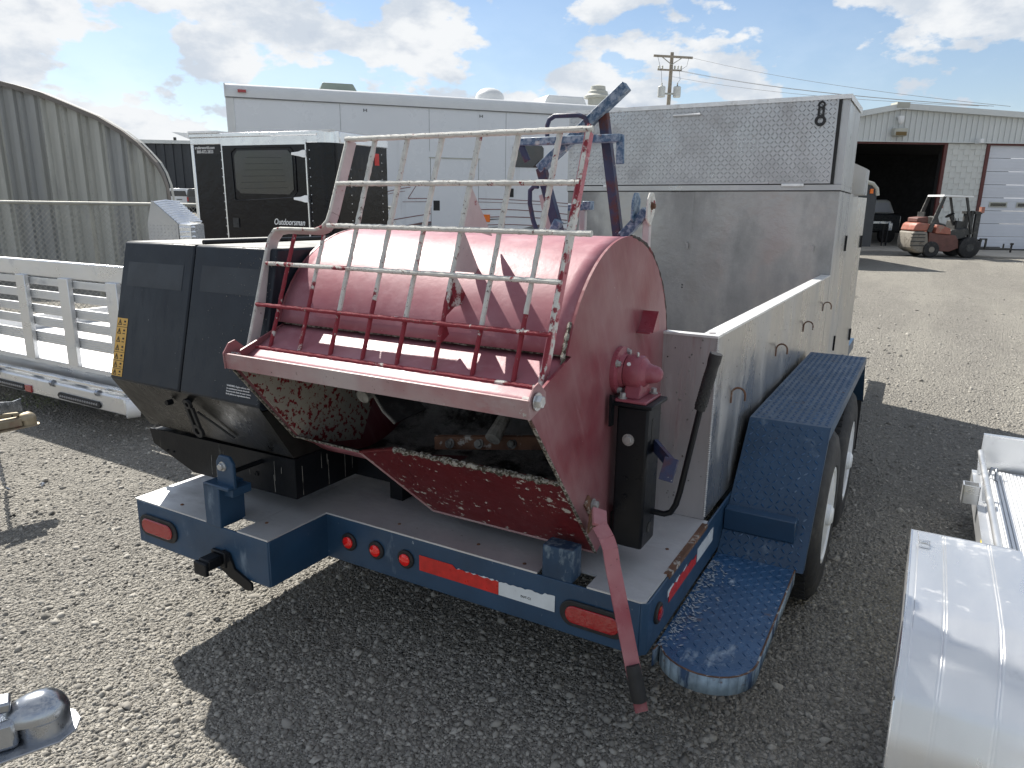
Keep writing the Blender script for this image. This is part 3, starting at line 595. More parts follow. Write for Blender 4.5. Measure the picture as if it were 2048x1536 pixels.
# ================================================================== MORTAR MIXER
mx = thing('mortar_mixer', 'red mortar mixer with cement crusted grate and charcoal engine cover on trailer tail', 'mixer', (-.75, .15, .53), FT)
CY, CZ, CR = .238, 1.128, .43
XL, XR = -1.28, -.222
B_ = (.084, .586)
def drumsheet(r, a0, a1, n, x0=XL, x1=XR): 
    p = arc((CY, CZ), r, a0, a1, n)
    return MB().grid(lambda u, v: ((x0 + (x1 - x0) * v), p[round(u * (n - 1))][0], p[round(u * (n - 1))][1]), n, 24)
drum = build('drum_shell', drumsheet(CR, 162, -130, 72), 'drum', mx, solid=.004)
build('drum_lining', drumsheet(CR - .012, 160, -130, 60, XL + .01, XR - .01), 'crust_dark', mx)
# end plates
pr = [(-.373, 1.137), (-.366, 1.182), (-.15, 1.255)] + arc((CY, CZ), CR + .004, 162, -75, 48) + [B_]
pl = build('end_plate', MB().yz(pr, XR, XR + .008), 'plate_red', mx, smooth=False)
plL = [(-.373, 1.137), (-.366, 1.182), (-.15, 1.255)] + arc((CY, CZ), CR + .004, 162, -130, 48) + [(-.134, .848)]
build('end_plate', MB().yz(plL, XL - .008, XL), 'plate_red', mx, smooth=False)
build('cheek', MB().yz([(-.36, 1.14), (-.2, 1.20), (.1, 1.2), (.3, .95), (.2, .75), (-.0, .79), (-.125, .85)], XL + .002, XL + .006), 'cheek', mx, smooth=False)
build('cheek', MB().yz([(-.355, 1.135), (-.2, 1.20), (.1, 1.2), (.3, .95), (.2, .72), (.084, .60)], XR - .006, XR - .002), 'crust', mx, smooth=False)
ra = [(CY + (CR + .003) * math.cos(R(a)), CZ + (CR + .003) * math.sin(R(a))) for a in np.linspace(86, -60, 60)]
rmb = MB().tube([(XR + .003, y + random.uniform(-.0015, .0015), z + random.uniform(-.0015, .0015)) for y, z in ra], [.0055 + .0035 * random.random() for _ in ra], 7)
build('plate_rim', rmb, 'black_rim', pl)
ra = [(XR - .004, CY + CR * math.cos(R(a)), CZ + CR * math.sin(R(a)) + .002) for a in np.linspace(150, 166, 14)]
build('edge_scab', MB().tube([(x, y - .003, z) for x, y, z in ra], [.004 + .004 * random.random() for _ in ra], 6), 'rim_crust', pl)
build('plate_edge', MB().beam((XR + .004, -.373, 1.135), (XR + .004, .084, .584), .009, .004, (0, 1, 0)), 'rim_crust', pl)
build('plate_edge', MB().beam((XL - .004, -.373, 1.135), (XL - .004, -.134, .846), .010, .006, (0, 1, 0)), 'rim_crust', pl)
# hood from the drum to the lip, lip channel
hood = MB().grid(lambda u, v: (XL + (XR - XL) * v, -.152 + u * -.180, 1.252 - .092 * u - .0 * math.sin(u * 3.14)), 8, 30)
build('hood', hood, 'drum', mx, solid=.004)
sm = MB().tube([(x, -.156 + random.uniform(-.001, .001), 1.2565) for x in np.linspace(XL, XR, 60)], [.003 + .0025 * random.random() for _ in range(60)], 6)
build('hood_weld', sm, 'rim_crust', mx)
XLL = -1.305; XRR = -.215
lp = MB().prism([(XLL, -.332, 1.158), (XLL, -.372, 1.135), (XLL, -.378, 1.135), (XLL, -.384, 1.184), (XLL, -.380, 1.186), (XLL, -.373, 1.142), (XLL, -.330, 1.163)], (XRR - XLL, 0, 0))
lip = build('hood_lip', lp, 'lip_red', mx, smooth=False)
# thin pale strips on the lip stand in for light leaking through gaps
for x0, x1 in ((-1.14, -1.03), (-1.00, -.88), (-.85, -.73), (-.70, -.60)):
    build('painted_light_slit', MB().beam((x0, -.352, 1.1525), (x1, -.352, 1.1525), .0025, .0015), 'alu_rim', lip)
for x, sx in ((XLL - .004, -1), (XRR, 1)):
    ear = [(-.384, 1.135), (-.388, 1.185), (-.365, 1.215), (-.34, 1.222), (-.30, 1.190), (-.30, 1.16)]
    e_ = build('lip_end', MB().yz(ear, x, x + .004), 'lip_red', mx)
    cx = x + (.004 if sx > 0 else 0)
    build('bolt', MB().hexbolt((cx + (.004 if sx > 0 else -.004), -.355, 1.178), (sx, 0, 0), .017, .013), 'zinc', e_)
    build('bolt_thread', MB().lathe([(0, .008), (.035, .008)], (cx, -.355, 1.178), (-sx, 0, 0), 10), 'dullzinc', e_)
# front chute panel in the plane of the cheeks
def PP(x, y): return (x, y, 1.137 + (y + .373) * (-.551 / .457))
A1, A2, A3, A4, A5 = PP(-.992, -.127), PP(-.80, -.175), PP(XR, -.179), PP(XR, .084), PP(-.845, .084)
ch = MB().prism([A2, A3, A4, A5], Vector((0, .006, .004)))
chute = build('chute_panel', ch, 'chute_red', mx, smooth=False)
fold = (-.93, .12, .64)
build('chute_panel', MB().prism([A1, (A2[0] - .001, A2[1], A2[2]), (A5[0] - .001, A5[1], A5[2])], Vector((.004, .010, .006))), 'chute_red', mx, smooth=False, label='narrow folded left corner of the red chute')
n = 60; rp = [Vector(A2).lerp(Vector(A3), i / (n - 1)) for i in range(n)]
build('rim_bead', MB().tube([p + Vector((0, random.uniform(-.002, .002) - .004, random.uniform(-.003, .003))) for p in rp], [.006 + .006 * random.random() for _ in rp], 7), 'rim_crust', chute)
rp = [Vector(A1).lerp(Vector(A2), i / 12) for i in range(13)]
build('rim_bead', MB().tube(rp, .004, 6), 'chute_red', chute)
rp = [Vector((XL, -.134, .848)).lerp(Vector(A1), i / 12) for i in range(13)]
build('rim_bead', MB().tube(rp, .004, 6), 'rim_crust', chute)
rp = [Vector(A1).lerp(Vector(A5), i / 12) for i in range(13)] + [Vector(A5).lerp(Vector(A4), i / 30) for i in range(31)]
build('chute_hem', MB().tube(rp, .0045, 6), 'lip_red', chute)
# floor from drum to the rim line, and the closed underside
c13 = (CY + CR * math.cos(R(-130)), CZ + CR * math.sin(R(-130)))
fr = []
for x, y in ((XL, -.134), (-.992, -.127), (-.80, -.178), (XR, -.182)): fr.append((x, y, 1.137 + (y + .373) * (-.551 / .457)))
fb = MB()
for a, b2 in zip(fr, fr[1:]): fb.add([a, b2, (b2[0], c13[0], c13[1]), (a[0], c13[0], c13[1])], [(0, 1, 2, 3)])
build('trough_floor', fb, 'crust_dark', mx)
q75 = (CY + CR * math.cos(R(-75)), CZ + CR * math.sin(R(-75)))
ub_ = MB().add([A5, A4, (XR, q75[0], q75[1]), (-.845, q75[0], q75[1]), A1, (-.992, c13[0], c13[1])], [(0, 1, 2, 3), (4, 0, 3), (4, 3, 5)])
build('chute_underside', ub_, 'plate_red', mx)
# paddles inside
sh = build('mixing_shaft', MB().lathe([(0, .03), (1.04, .03)], (XL + .01, CY, CZ), (1, 0, 0), 16), 'crust', mx)
for x, a in ((-.53, 215), (-1.02, 200), (-.75, 20), (-.40, 60)):
    e_ = (CY + .33 * math.cos(R(a)), CZ + .33 * math.sin(R(a)))
    build('paddle_arm', MB().tube([(x, CY, CZ), (x, (CY + e_[0]) / 2, (CZ + e_[1]) / 2), (x, e_[0], e_[1])], [.018, .018, .026], 10), 'crust', sh)
pd = build('paddle', MB().prism([(-.765, -.015, .902), (-.765, -.015, .858), (-.40, .06, .90), (-.38, .06, .945)], (0, .010, .004)), 'rust', mx)
pb = MB()
for k in (.15, .42, .72): pb.hexbolt((-.765 + .37 * k, -.017 + .075 * k, .88 + .042 * k), (0, -1, .3), .013, .008)
build('bolt', pb, 'crust', pd)
bl = MB()
pts = [(-1.12, .05, 1.10), (-1.03, -.02, 1.03), (-.95, -.05, .97), (-.90, -.05, .935)]
for p, q in zip(pts, pts[1:]): bl.prism([Vector(p), Vector(q), Vector(q) + Vector((.05, .10, .03)), Vector(p) + Vector((.05, .10, .03))], (.006, 0, .006))
build('spiral_blade', bl, 'rubber', mx)
build('blade_edge', MB().tube(pts, .005, 6), 'crust', mx)
# trunnion, grease cap, bearing
fg = build('trunnion_flange', MB().lathe([(0, .075), (.014, .075), (.018, .055), (.030, .052)], (XR + .008, .20, 1.155), (1, 0, 0), 40), 'housing_red', mx)
fbm = MB()
for a in (60, 150, 240, 330): fbm.hexbolt((XR + .022, .20 + .063 * math.cos(R(a)), 1.155 + .063 * math.sin(R(a))), (1, 0, 0), .009, .01)
build('bolt', fbm, 'dullzinc', fg)
bh = build('bearing_housing', MB().lathe([(0, .050), (.012, .054), (.045, .054), (.052, .050)], (XR + .040, .20, 1.155), (1, 0, 0), 40), 'housing_red', mx)
build('grease_cap', MB().lathe([(0, .046), (.006, .042), (.014, .032), (.030, .028), (.046, .024), (.056, .014), (.059, .004)], (XR + .092, .20, 1.155), (1, 0, 0), 32), 'housing_red', bh)
build('grease_nipple', MB().lathe([(0, .004), (.012, .004), (.014, .002)], (XR + .075, .185, 1.207), (0, -.2, 1), 8), 'zinc', bh)
build('plug', MB().lathe([(0, .006), (.004, .006)], (XR + .058, .156, 1.186), (0, -.8, .6), 10), 'sticker_w', bh)
bf = build('bearing_foot', MB().box(-.195, -.095, .13, .27, 1.072, 1.082).yz([(.150, 1.082), (.250, 1.082), (.235, 1.125), (.165, 1.125)], -.175, -.125), 'housing_red', mx, bevel=.003)
build('bolt', MB().hexbolt((-.175, .145, 1.082), (0, 0, 1), .010, .014).hexbolt((-.115, .255, 1.082), (0, 0, 1), .010, .014), 'dullzinc', bf)
an = MB().prism([(XR + .008, .40, 1.32), (XR + .055, .40, 1.32), (XR + .055, .355, 1.255), (XR + .008, .355, 1.255)], (0, .006, -.004)); an.prism([(XR + .055, .40, 1.32), (XR + .055, .355, 1.255), (XR + .055, .42, 1.255)], (.005, 0, 0))
an.prism([(XR + .009, .34, 1.252), (XR + .009, .42, 1.252), (XR + .055, .42, 1.252), (XR + .055, .34, 1.252)], (0, 0, .005))
build('latch_bracket', an, 'housing_red', mx)
# black post that carries the bearing
pz = MB().box(-.190, -.088, .14, .262, .600, 1.060)
post = build('bearing_post', pz, 'black', mx, bevel=.008)
build('post_cap', MB().box(-.205, -.075, .125, .278, 1.060, 1.072), 'black', post, bevel=.003)
build('slot', MB().box(-.0885, -.0868, .175, .190, .94, 1.02), 'seam', post)
build('slot', MB().lathe([(0, .018), (.0015, .018)], (-.088, .205, .655), (1, 0, 0), 20), 'seam', post)
build('bolt', MB().hexbolt((-.148, .140, .955), (0, -1, 0), .014, .007), 'dullzinc', post)
build('bolt', MB().lathe([(0, .006), (.004, .005)], (-.150, .140, .83), (0, -1, 0), 10).lathe([(0, .008), (.004, .007)], (-.150, .140, .77), (0, -1, 0), 10), 'black', post)
build('side_lug', MB().yz([(.10, 1.0), (.125, 1.0), (.125, 1.09), (.10, 1.10)], -.200, -.192), 'black', post)
ca_ = MB().beam((-.086, .21, .93), (-.005, .13, .905), .012, .040); ca_.beam((-.005, .13, .925), (-.012, .10, .862), .014, .04, (1, 0, 0))
build('catch_arm', ca_, 'lift_dark', mx)
# clutch lever with rubber grip
lv = [(-.088, .22, .705), (-.045, .22, .705), (-.025, .22, .715), (-.010, .22, .745), (.0, .22, .79), (.047, .22, 1.085)]
lo = build('clutch_lever', MB().tube(lv, .0095, 10), 'black', mx)
gp = [Vector((.042, .22, 1.06)).lerp(Vector((.078, .22, 1.235)), k) for k in np.linspace(0, 1, 10)]
build('lever_grip', MB().tube(gp, [.0165, .0175, .0175, .018, .018, .0185, .018, .0175, .0195, .019], 16), 'rubber', lo)
kn = MB()
for i in range(13):
    for k in range(10):
        p = gp[0].lerp(gp[-1], .08 + .6 * i / 13); a = 2 * math.pi * (k + .5 * (i % 2)) / 10
        kn.lathe([(0, .0035), (.0018, .002)], p + Vector((math.cos(a) * .0172, math.sin(a) * .0172, 0)), (math.cos(a), math.sin(a), 0), 5)
build('grip_knob', kn, 'rubber', lo, kind='stuff')
# dump handle
dh = [(-.150, -.065, .80), (-.128, -.11, .775), (-.098, -.13, .752), (-.082, -.14, .728), (-.070, -.145, .68)]
hm = MB()
fullp = [Vector(p) for p in dh] + [Vector((.030, -.175, .35))]
for p, q in zip(fullp, fullp[1:]): hm.beam(p, q + (q - p).normalized() * .003, .042, .010, (.6, -.8, 0) if True else (0, 0, 1))
ho = build('dump_handle', hm, 'handle_pink', mx, label='long red dump handle with a black taped grip')
e0 = fullp[-2].lerp(fullp[-1], .80); e1 = fullp[-1] + (fullp[-1] - fullp[-2]) * .10
build('handle_grip', MB().tube([e0.lerp(e1, k) for k in np.linspace(0, 1, 8)], [.020, .0215, .0215, .022, .022, .0225, .022, .021], 14), 'rubber', ho)
build('handle_tip', MB().beam(e1, e1 + (e1 - e0).normalized() * .03, .036, .010, (.6, -.8, 0)), 'plate_red', ho)
pf = MB().beam((XR + .012, .10, .66), (XR + .012, -.02, .80), .006, .035, (0, 1, 1)); pf.beam((XR + .02, -.0, .70), (XR + .05, -.06, .79), .006, .03, (0, 1, 0))
po = build('handle_pad', pf, 'rust', mx)
build('bolt', MB().hexbolt((XR + .016, .02, .775), (1, 0, 0), .013, .014).hexbolt((XR + .016, .065, .705), (1, 0, 0), .013, .014), 'dullzinc', po)
# ---- grate
G0 = Vector((0, -.276, 1.191)); GE = Vector((0, .3482, .9375)).normalized(); GN = Vector((0, .9375, -.3482)).normalized()
def GP(x, s, nrm=0): return G0 + Vector((x, 0, 0)) + GE * s + GN * nrm
gr = build('grate', MB().tube([GP(-.236, .0), GP(-.236, .01)], .004, 6), 'grate_flat', mx, label='hinged bag grate of round bars, thick with dried cement')
def rod(a, b, r, m, rough=.0005):
    n = max(8, int((b - a).length / .011)); pts = [a.lerp(b, i / (n - 1)) + Vector([random.uniform(-rough, rough) for _ in range(3)]) for i in range(n)]
    return build('grate_bar', MB().tube(pts, [r * random.uniform(.88, 1.03) for _ in pts], 9), m, gr)
rod(GP(-1.315, 0), GP(-.236, 0), .0072, 'grate_red'); rod(GP(-1.325, .14), GP(-.236, .14), .0072, 'grate_red'); rod(GP(-1.320, .28), GP(-.90, .28), .0074, 'grate_mid'); rod(GP(-.90, .28), GP(-.236, .28), .0078, 'grate_white')
rod(GP(-1.085, .415), GP(-.176, .412), .0085, 'grate_white'); rod(GP(-1.085, .553), GP(-.236, .55), .0088, 'grate_white'); rod(GP(-1.085, .700), GP(-.228, .697), .0088, 'grate_white')
VX = [-1.232, -1.103, -.973, -.845, -.716, -.585, -.456, -.327]
for i, x in enumerate(VX):
    off = .010
    if i < 2:
        rod(GP(x, .0, off), GP(x, .385, off), .0068, 'grate_red' if i == 0 else 'grate_mid')
    else:
        rod(GP(x, .0, off), GP(x, .14 + .05 * (i % 2), off), .0072, 'grate_red'); rod(GP(x, .14 + .05 * (i % 2), off), GP(x, .41, off), .0076, 'grate_mid' if i in (4, 5) else 'grate_white'); rod(GP(x, .41, off), GP(x, .697, off), .0088, 'grate_white')
def flat(pts, w, th, m, inward):
    b = MB(); P = [Vector(p) for p in pts]
    for p, q in zip(P, P[1:]):
        d = (q - p).normalized(); side = d.cross(GN).normalized() * th
        b.prism([p, p + side, p + side + GN * w, p + GN * w], q - p)
    return build('grate_frame', b, m, gr, bevel=.002)
flat([GP(-.240, -.01), GP(-.240, .70)], .038, .010, 'bar_right', 0)
c_ = [GP(-1.322, -.01), GP(-1.335, .33), GP(-1.333, .37), GP(-1.318, .395), GP(-1.290, .400), GP(-1.135, .400), GP(-1.108, .410), GP(-1.092, .430), GP(-1.088, .46), GP(-1.080, .705)]
flat(c_, .038, -.006, 'grate_flat', 0)
build('frame_bead', MB().tube([p + Vector((0, 0, 0)) for p in c_], .0055, 7), 'grate_white', gr); build('frame_bead', MB().tube([GP(-.240, k) for k in np.linspace(-.01, .71, 40)], [.0055 * random.uniform(.9, 1.2) for _ in range(40)], 7), 'grate_mid', gr)
# bag splitter teeth under bar six
for (s0, s1, sp_, w) in ((.55, .425, .46, .175), (.425, .295, .335, .150), (.295, .18, .24, .120)):
    tb = MB().prism([GP(-.583, s0, .012), GP(-.583, s1, .012), GP(-.583, sp_ - .005, w), ], (-.005, 0, 0))
    build('splitter_tooth', tb, 'grate_flat' if s0 > .3 else 'grate_mid', gr, smooth=False)
for (s0, s1, sp_, w) in ((.25, .16, .20, .05), (.16, .08, .12, .05)):
    build('splitter_tooth', MB().prism([GP(-.583, s0, .012), GP(-.583, s1, .012), GP(-.583, sp_, w)], (-.005, 0, 0)), 'grate_red', gr, smooth=False)
# ---- base tray, beam and engine cover
TY = -.13
ty = [(-2.125, .742), (-1.299, .756), (-1.299, .606), (-1.865, .598), (-2.108, .680)]
tray = build('engine_tray', MB().xz(ty, TY - .002, TY + .006), 'black_tray', mx, smooth=False)
build('tray_top', MB().box(-2.12, -1.305, TY + .007, .50, .72, .738), 'black_tray', tray, smooth=False)
build('tray_side', MB().box(-1.303, -1.295, TY - .0015, .26, .606, .757), 'black_tray', tray)
build('mixer_beam', MB().box(-2.05, -.192, .19, .262, .600, .684), 'black_tray', mx)
for x in (-1.13, -1.85): build('beam_leg', MB().box(x, x + .06, .19, .26, .535, .60), 'black_tray', mx)
for x, r in ((-1.50, .010), (-2.02, .004), (-1.98, .004)): build('bolt', MB().lathe([(0, r), (.004, r), (.0041, r * .6), (.002, r * .5)], (x, TY - .002, .665), (0, -1, 0), 14), 'black', tray)
run = MB(); r5 = random.Random(21)
for _ in range(9):
    x = r5.uniform(-1.75, -1.31); z1 = r5.uniform(.66, .75); l_ = r5.uniform(.02, .13); run.beam((x, TY - .0025, z1), (x + r5.uniform(-.004, .004), TY - .0025, max(.612, z1 - l_)), r5.uniform(.0008, .0022), .001, (0, 1, 0))
for _ in range(6):
    y = r5.uniform(TY, .2); z1 = r5.uniform(.66, .75); l_ = r5.uniform(.02, .13); run.beam((-1.2945, y, z1), (-1.2945, y, max(.612, z1 - l_)), .001, r5.uniform(.001, .0025), (0, 1, 0))
build('mortar_run', run, 'crust', tray, kind='stuff')
YT, YM, ZT, ZM = -.150, -.272, 1.498, .982
xs0, xs1, xm = -2.125, -1.299, -1.711
def covers(x0, x1): return MB().yz([(YT, ZT), (YM, ZM), (YM + .02, ZM - .018), (.55, ZM - .018), (.55, ZT)], x0, x1)
cv = build('engine_cover', covers(xs0, xm - .004), 'cover', mx, bevel=.006); cv2 = build('engine_cover', covers(xm + .004, xs1), 'cover', mx, bevel=.006)
build('cover_seam', MB().yz([(YT + .012, ZT - .006), (YM + .012, ZM), (.54, ZM), (.54, ZT - .006)], xm - .0037, xm + .0037), 'seam', cv)
build('cover_top', MB().box(xs0 + .006, xm - .008, YT + .008, .545, ZT + .0005, ZT + .002), 'cover_top', cv, smooth=False); build('cover_top', MB().box(xm + .008, xs1 - .006, YT + .008, .545, ZT + .0005, ZT + .002), 'cover_top', cv2, smooth=False)
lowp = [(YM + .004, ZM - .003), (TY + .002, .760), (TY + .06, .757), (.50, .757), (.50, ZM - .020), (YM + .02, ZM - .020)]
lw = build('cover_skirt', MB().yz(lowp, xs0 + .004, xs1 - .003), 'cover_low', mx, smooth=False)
build('hinge_rod', MB().tube([(xm, -.115, ZT + .009), (xm, .2, ZT + .010), (xm, .54, ZT + .010)], .009, 10), 'black', cv)
def FC(x, z, d=.0012):  # point on the sloping rear face
    k = (ZT - z) / (ZT - ZM); return (x, YT + (YM - YT) * k - d, z)
def facequad(x0, x1, z0, z1, d, m, name, par, sk=0.):
    return build(name, MB().add([FC(x0, z0, d), FC(x1, z0, d), FC(x1, z1, d), FC(x0, z1, d)], [(0, 1, 2, 3)]), m, par, smooth=False)
facequad(-2.085, -1.760, 1.335, 1.425, .0010, 'cover_ghost', 'ghost_patch', cv); facequad(-1.66, -1.34, 1.34, 1.43, .0010, 'cover_ghost', 'ghost_patch', cv2)
zt = [(1.212, 1.180), (1.178, 1.085), (1.083, 1.053), (1.051, 1.023), (1.021, .994)]
for z1, z0 in zt:
    st = facequad(-2.117, -2.052, z0, z1, .0012, 'sticker_y', 'warning_label', cv)
    nsym = 3 if z1 - z0 > .05 else 1
    for k in range(nsym):
        zc = z1 - (z1 - z0) * (k + .5) / nsym; s_ = .0125; xa = -2.098; xb = -2.068
        build('warning_triangle', MB().add([FC(xa - s_, zc - s_ * .8, .002), FC(xa + s_, zc - s_ * .8, .002), FC(xa, zc + s_, .002), FC(xa - s_ * .6, zc - s_ * .6, .002), FC(xa + s_ * .6, zc - s_ * .6, .002), FC(xa, zc + s_ * .55, .002)], [(0, 1, 4, 3), (1, 2, 5, 4), (2, 0, 3, 5)]), 'ink', st, smooth=False)
        build('warning_icon', MB().add([FC(xa - .0015, zc - .005, .002), FC(xa + .0015, zc - .005, .002), FC(xa + .0015, zc + .004, .002), FC(xa - .0015, zc + .004, .002)], [(0, 1, 2, 3)]), 'ink', st, smooth=False)
        build('warning_icon', MB().add([FC(xb - .008, zc - .009, .002), FC(xb + .008, zc - .009, .002), FC(xb + .008, zc - .006, .002), FC(xb - .008, zc - .006, .002), FC(xb - .005, zc + .001, .002), FC(xb + .006, zc + .001, .002), FC(xb + .006, zc + .008, .002), FC(xb - .005, zc + .008, .002)], [(0, 1, 2, 3), (4, 5, 6, 7)]), 'ink', st, smooth=False)
ang = math.atan2(ZT - ZM, YT - YM)
tl = ['WARNING: Engine exhaust, some of', 'its constituents contain chemicals', 'known to the State to cause cancer,', 'birth defects or reproductive harm.']
for k, s_ in enumerate(tl):
    p = FC(-1.462, 1.034 - k * .0092, .0015); text('label_text', s_, .0084, p, (ang, 0, 0), 'sticker_w', cv2)
sl_ = strap(-1.667, -.262, .832, .940, cv, .017, .026)
for v in sl_.data.vertices:
    v.co.y += (.93 + .0 - (v.co.z + .53)) * .30 * 1.0
build('latch_pin', MB().lathe([(0, .013), (.024, .011)], (-1.690, -.245, .945), (0, -1, 0), 12), 'black', lw); build('latch_pin', MB().lathe([(0, .011), (.024, .010)], (-1.80, -.242, .925), (0, -1, 0), 12), 'black', lw)
spk = MB(); r6 = random.Random(8)
for _ in range(150):
    x = xs1 - abs(r6.gauss(0, .12)); z = r6.uniform(1.0, 1.48)
    if x < xs0: continue
    q = r6.uniform(.0008, .0024); p = FC(x, z, .0006); spk.lathe([(0, q), (.0008, q * .5)], p, (0, -1, .2), 5)
build('mortar_speck', spk, 'crust', cv2, kind='stuff')
build('latch_cord', MB().tube([(-1.665, -.238, .905), (-1.60, -.19, .838), (-1.565, -.165, .80)], .0045, 6), 'rubber', lw)

# ================================================================== LIFT FRAME behind the drum
lf = thing('lifting_frame', 'chipped blue square tube lifting frame standing behind the red drum', 'lifting frame', (-.55, .6, .53), FT)
Y6 = .62
def part(name, mb, m, par=lf, bevel=.003, **k): return build(name, mb, m, par, bevel=bevel, **k)
part('lift_tube', MB().beam((-.725, Y6, 1.785), (-.395, Y6, 2.055), .034, .038, (0, 1, 0)), 'lift_blue')
part('tube_mouth', MB().prism([(-.745, Y6 - .014, 1.792), (-.722, Y6 - .014, 1.812), (-.722, Y6 + .014, 1.812), (-.745, Y6 + .014, 1.792)], (-.002, 0, .0025)), 'seam', bevel=0)
part('frame_leg', MB().beam((-.720, Y6, 1.790), (-.635, Y6, 1.54), .036, .032, (0, 1, 0)).beam((-.635, Y6, 1.54), (-.60, Y6, .545), .036, .032, (0, 1, 0)), 'lift_dark')
part('frame_leg', MB().beam((-.487, Y6 + .02, 1.975), (-.405, Y6 + .02, 1.52), .034, .032, (0, 1, 0)).beam((-.405, Y6 + .02, 1.52), (-.39, Y6 + .02, .545), .034, .032, (0, 1, 0)), 'lift_dark')
part('cross_tube', MB().box(-.800, -.392, Y6 - .052, Y6 - .018, 1.868, 1.895), 'lift_blue')
part('hook', MB().beam((-.795, Y6 - .035, 1.880), (-.760, Y6 - .035, 1.812), .026, .010, (0, 1, 0)), 'lift_dark')
part('hook', MB().beam((-.397, Y6 - .035, 1.892), (-.393, Y6 - .035, 1.795), .028, .012, (0, 1, 0)), 'lift_blue')
lpz = [(-.680, 1.888), (-.681, 1.935), (-.673, 1.955), (-.652, 1.966), (-.556, 1.964), (-.534, 1.955), (-.524, 1.935), (-.522, 1.888)]
part('carry_handle', MB().tube([(x, Y6 - .035, z) for x, z in lpz], .0085, 10), 'lift_dark', bevel=0)
cv_ = [(-.716, 1.722), (-.735, 1.722), (-.750, 1.708), (-.750, 1.66), (-.735, 1.60), (-.712, 1.545)]
part('guide_rod', MB().tube([(x, Y6 - .03, z) for x, z in cv_], .009, 10), 'lift_dark', bevel=0)
part('guide_plate', MB().prism([(-.728, Y6, 1.69), (-.700, Y6, 1.70), (-.665, Y6, 1.56), (-.69, Y6, 1.55)], (0, .006, 0)), 'grate_flat', bevel=0)
part('cylinder', MB().beam((-.66, Y6 - .02, 1.545), (-.63, Y6 - .02, 1.60), .03, .03), 'lift_blue')
part('side_bracket', MB().box(-.655, -.590, Y6 + .10, Y6 + .12, 1.635, 1.662).box(-.590, -.556, Y6 + .09, Y6 + .13, 1.640, 1.672), 'lift_blue')
part('bracket_post', MB().box(-.605, -.580, Y6 + .10, Y6 + .12, .8, 1.64), 'alu_pink')
part('pivot_arm', MB().beam((-.385, Y6 + .0, 1.548), (-.298, Y6 + .0, 1.64), .034, .032, (0, 1, 0)), 'lift_blue')
for x in (-.345, -.290):
    ov = [(Y6 - .04, 1.61), (Y6 - .035, 1.675), (Y6 - .015, 1.70), (Y6 + .02, 1.70), (Y6 + .04, 1.675), (Y6 + .035, 1.63), (Y6 + .0, 1.585)]
    o = part('pivot_plate', MB().yz(ov, x, x + .008), 'lift_blue' if x < -.3 else 'grate_white')
part('pivot_bolt', MB().hexbolt((-.282, Y6 + .0, 1.655), (1, 0, 0), .010, .010), 'rust', bevel=0)
part('pivot_post', MB().beam((-.300, Y6 + .01, 1.63), (-.285, Y6 + .01, .55), .026, .022, (0, 1, 0)), 'grate_flat')

# ================================================================== SMALL TRAILER AT THE RIGHT
rt = thing('flatbed_trailer', 'small open aluminium trailer with ribbed deck, at the right edge beside the blue fender', 'trailer', (1.7, 1.4, 0), FT)
prof = [(.77, .600), (.35, .601), (.22, .596), (.13, .572), (.065, .525), (.015, .45), (-.02, .34), (-.04, .22), (-.05, .10)]
prof = [Vector((0, y, z)) for y, z in prof]
FXL, FXR = .645, .955
fm = MB()
def fpt(u, v):
    k = u * (len(prof) - 1); i = min(int(k), len(prof) - 2); p = prof[i].lerp(prof[i + 1], k - i); x = FXL + (FXR - FXL) * v
    gz = 0
    for gx in (.664, .735, .742, .86, .868):
        if abs(x - gx) < .0022: gz = -.0016
    return (x, p.y, p.z + gz)
fen = build('fender', fm.grid(fpt, 41, 141), 'fender_alu', rt, label='smooth rounded aluminium fender filling the lower right corner')
build('fender_skirt', MB().yz([(.77, .60), (.77, .50), (.60, .36), (.45, .30), (.30, .30), (.15, .36), (.02, .40), (-.0, .45), (.065, .525), (.13, .572), (.22, .596), (.35, .601)], FXL - .001, FXL + .002), 'fender_alu', fen, smooth=False)
build('fender_hem', MB().tube([(FXL, p.y, p.z) for p in prof], .0035, 6).tube([(FXL, .772, .599), (FXR - .02, .772, .599), (FXR, .76, .595)], .003, 6), 'chrome', fen)
lt = MB().box(.672, .694, .655, .672, .6, .612).tube([(.668, .66, .601), (.668, .66, .615), (.698, .66, .615), (.698, .66, .601)], .003, 6).box(.668, .698, .632, .650, .601, .607)
build('toggle_latch', lt, 'chrome', fen)
wm = MB().lathe([(0, .15), (0, .24), (.02, .285), (.16, .285), (.18, .24), (.18, .15)], (.69, .30, .285), (1, 0, 0), 40)
build('wheel', wm, 'tyre', rt)
dk = MB(); x = .965
i = 0
while x < 2.6:
    dk.box(x, x + .011, -.6, 2.60, .300, .3085); x += .016
deck2 = build('ribbed_deck', dk, 'ramp_w', rt, smooth=False); build('deck_base', MB().box(.96, 2.6, -.6, 2.62, .285, .300), 'ramp', deck2)
build('side_rail', MB().tube([(.948, y, .408) for y in np.linspace(-.6, 2.58, 20)], .014, 12), 'ramp', rt)
ps = MB()
for y in (-.3, .5, 1.3, 2.1, 2.55): ps.beam((.955, y, .30), (.948, y, .40), .02, .02)
build('rail_post', ps, 'ramp', rt)
build('side_beam', MB().box(.925, .960, -.6, 2.62, .20, .292), 'ramp', rt)
build('front_wall', MB().box(.955, 2.6, 2.645, 2.66, .295, .485), 'ramp', rt); build('wall_cap', MB().box(.955, 2.6, 2.635, 2.67, .485, .492), 'chrome', rt)
sp2 = MB()
for a, b2 in (((.855, 1.985), (.925, 1.990)), ((.855, 2.05), (.925, 2.055)), ): sp2.box(a[0], b2[0], a[1], b2[1], .31, .40)
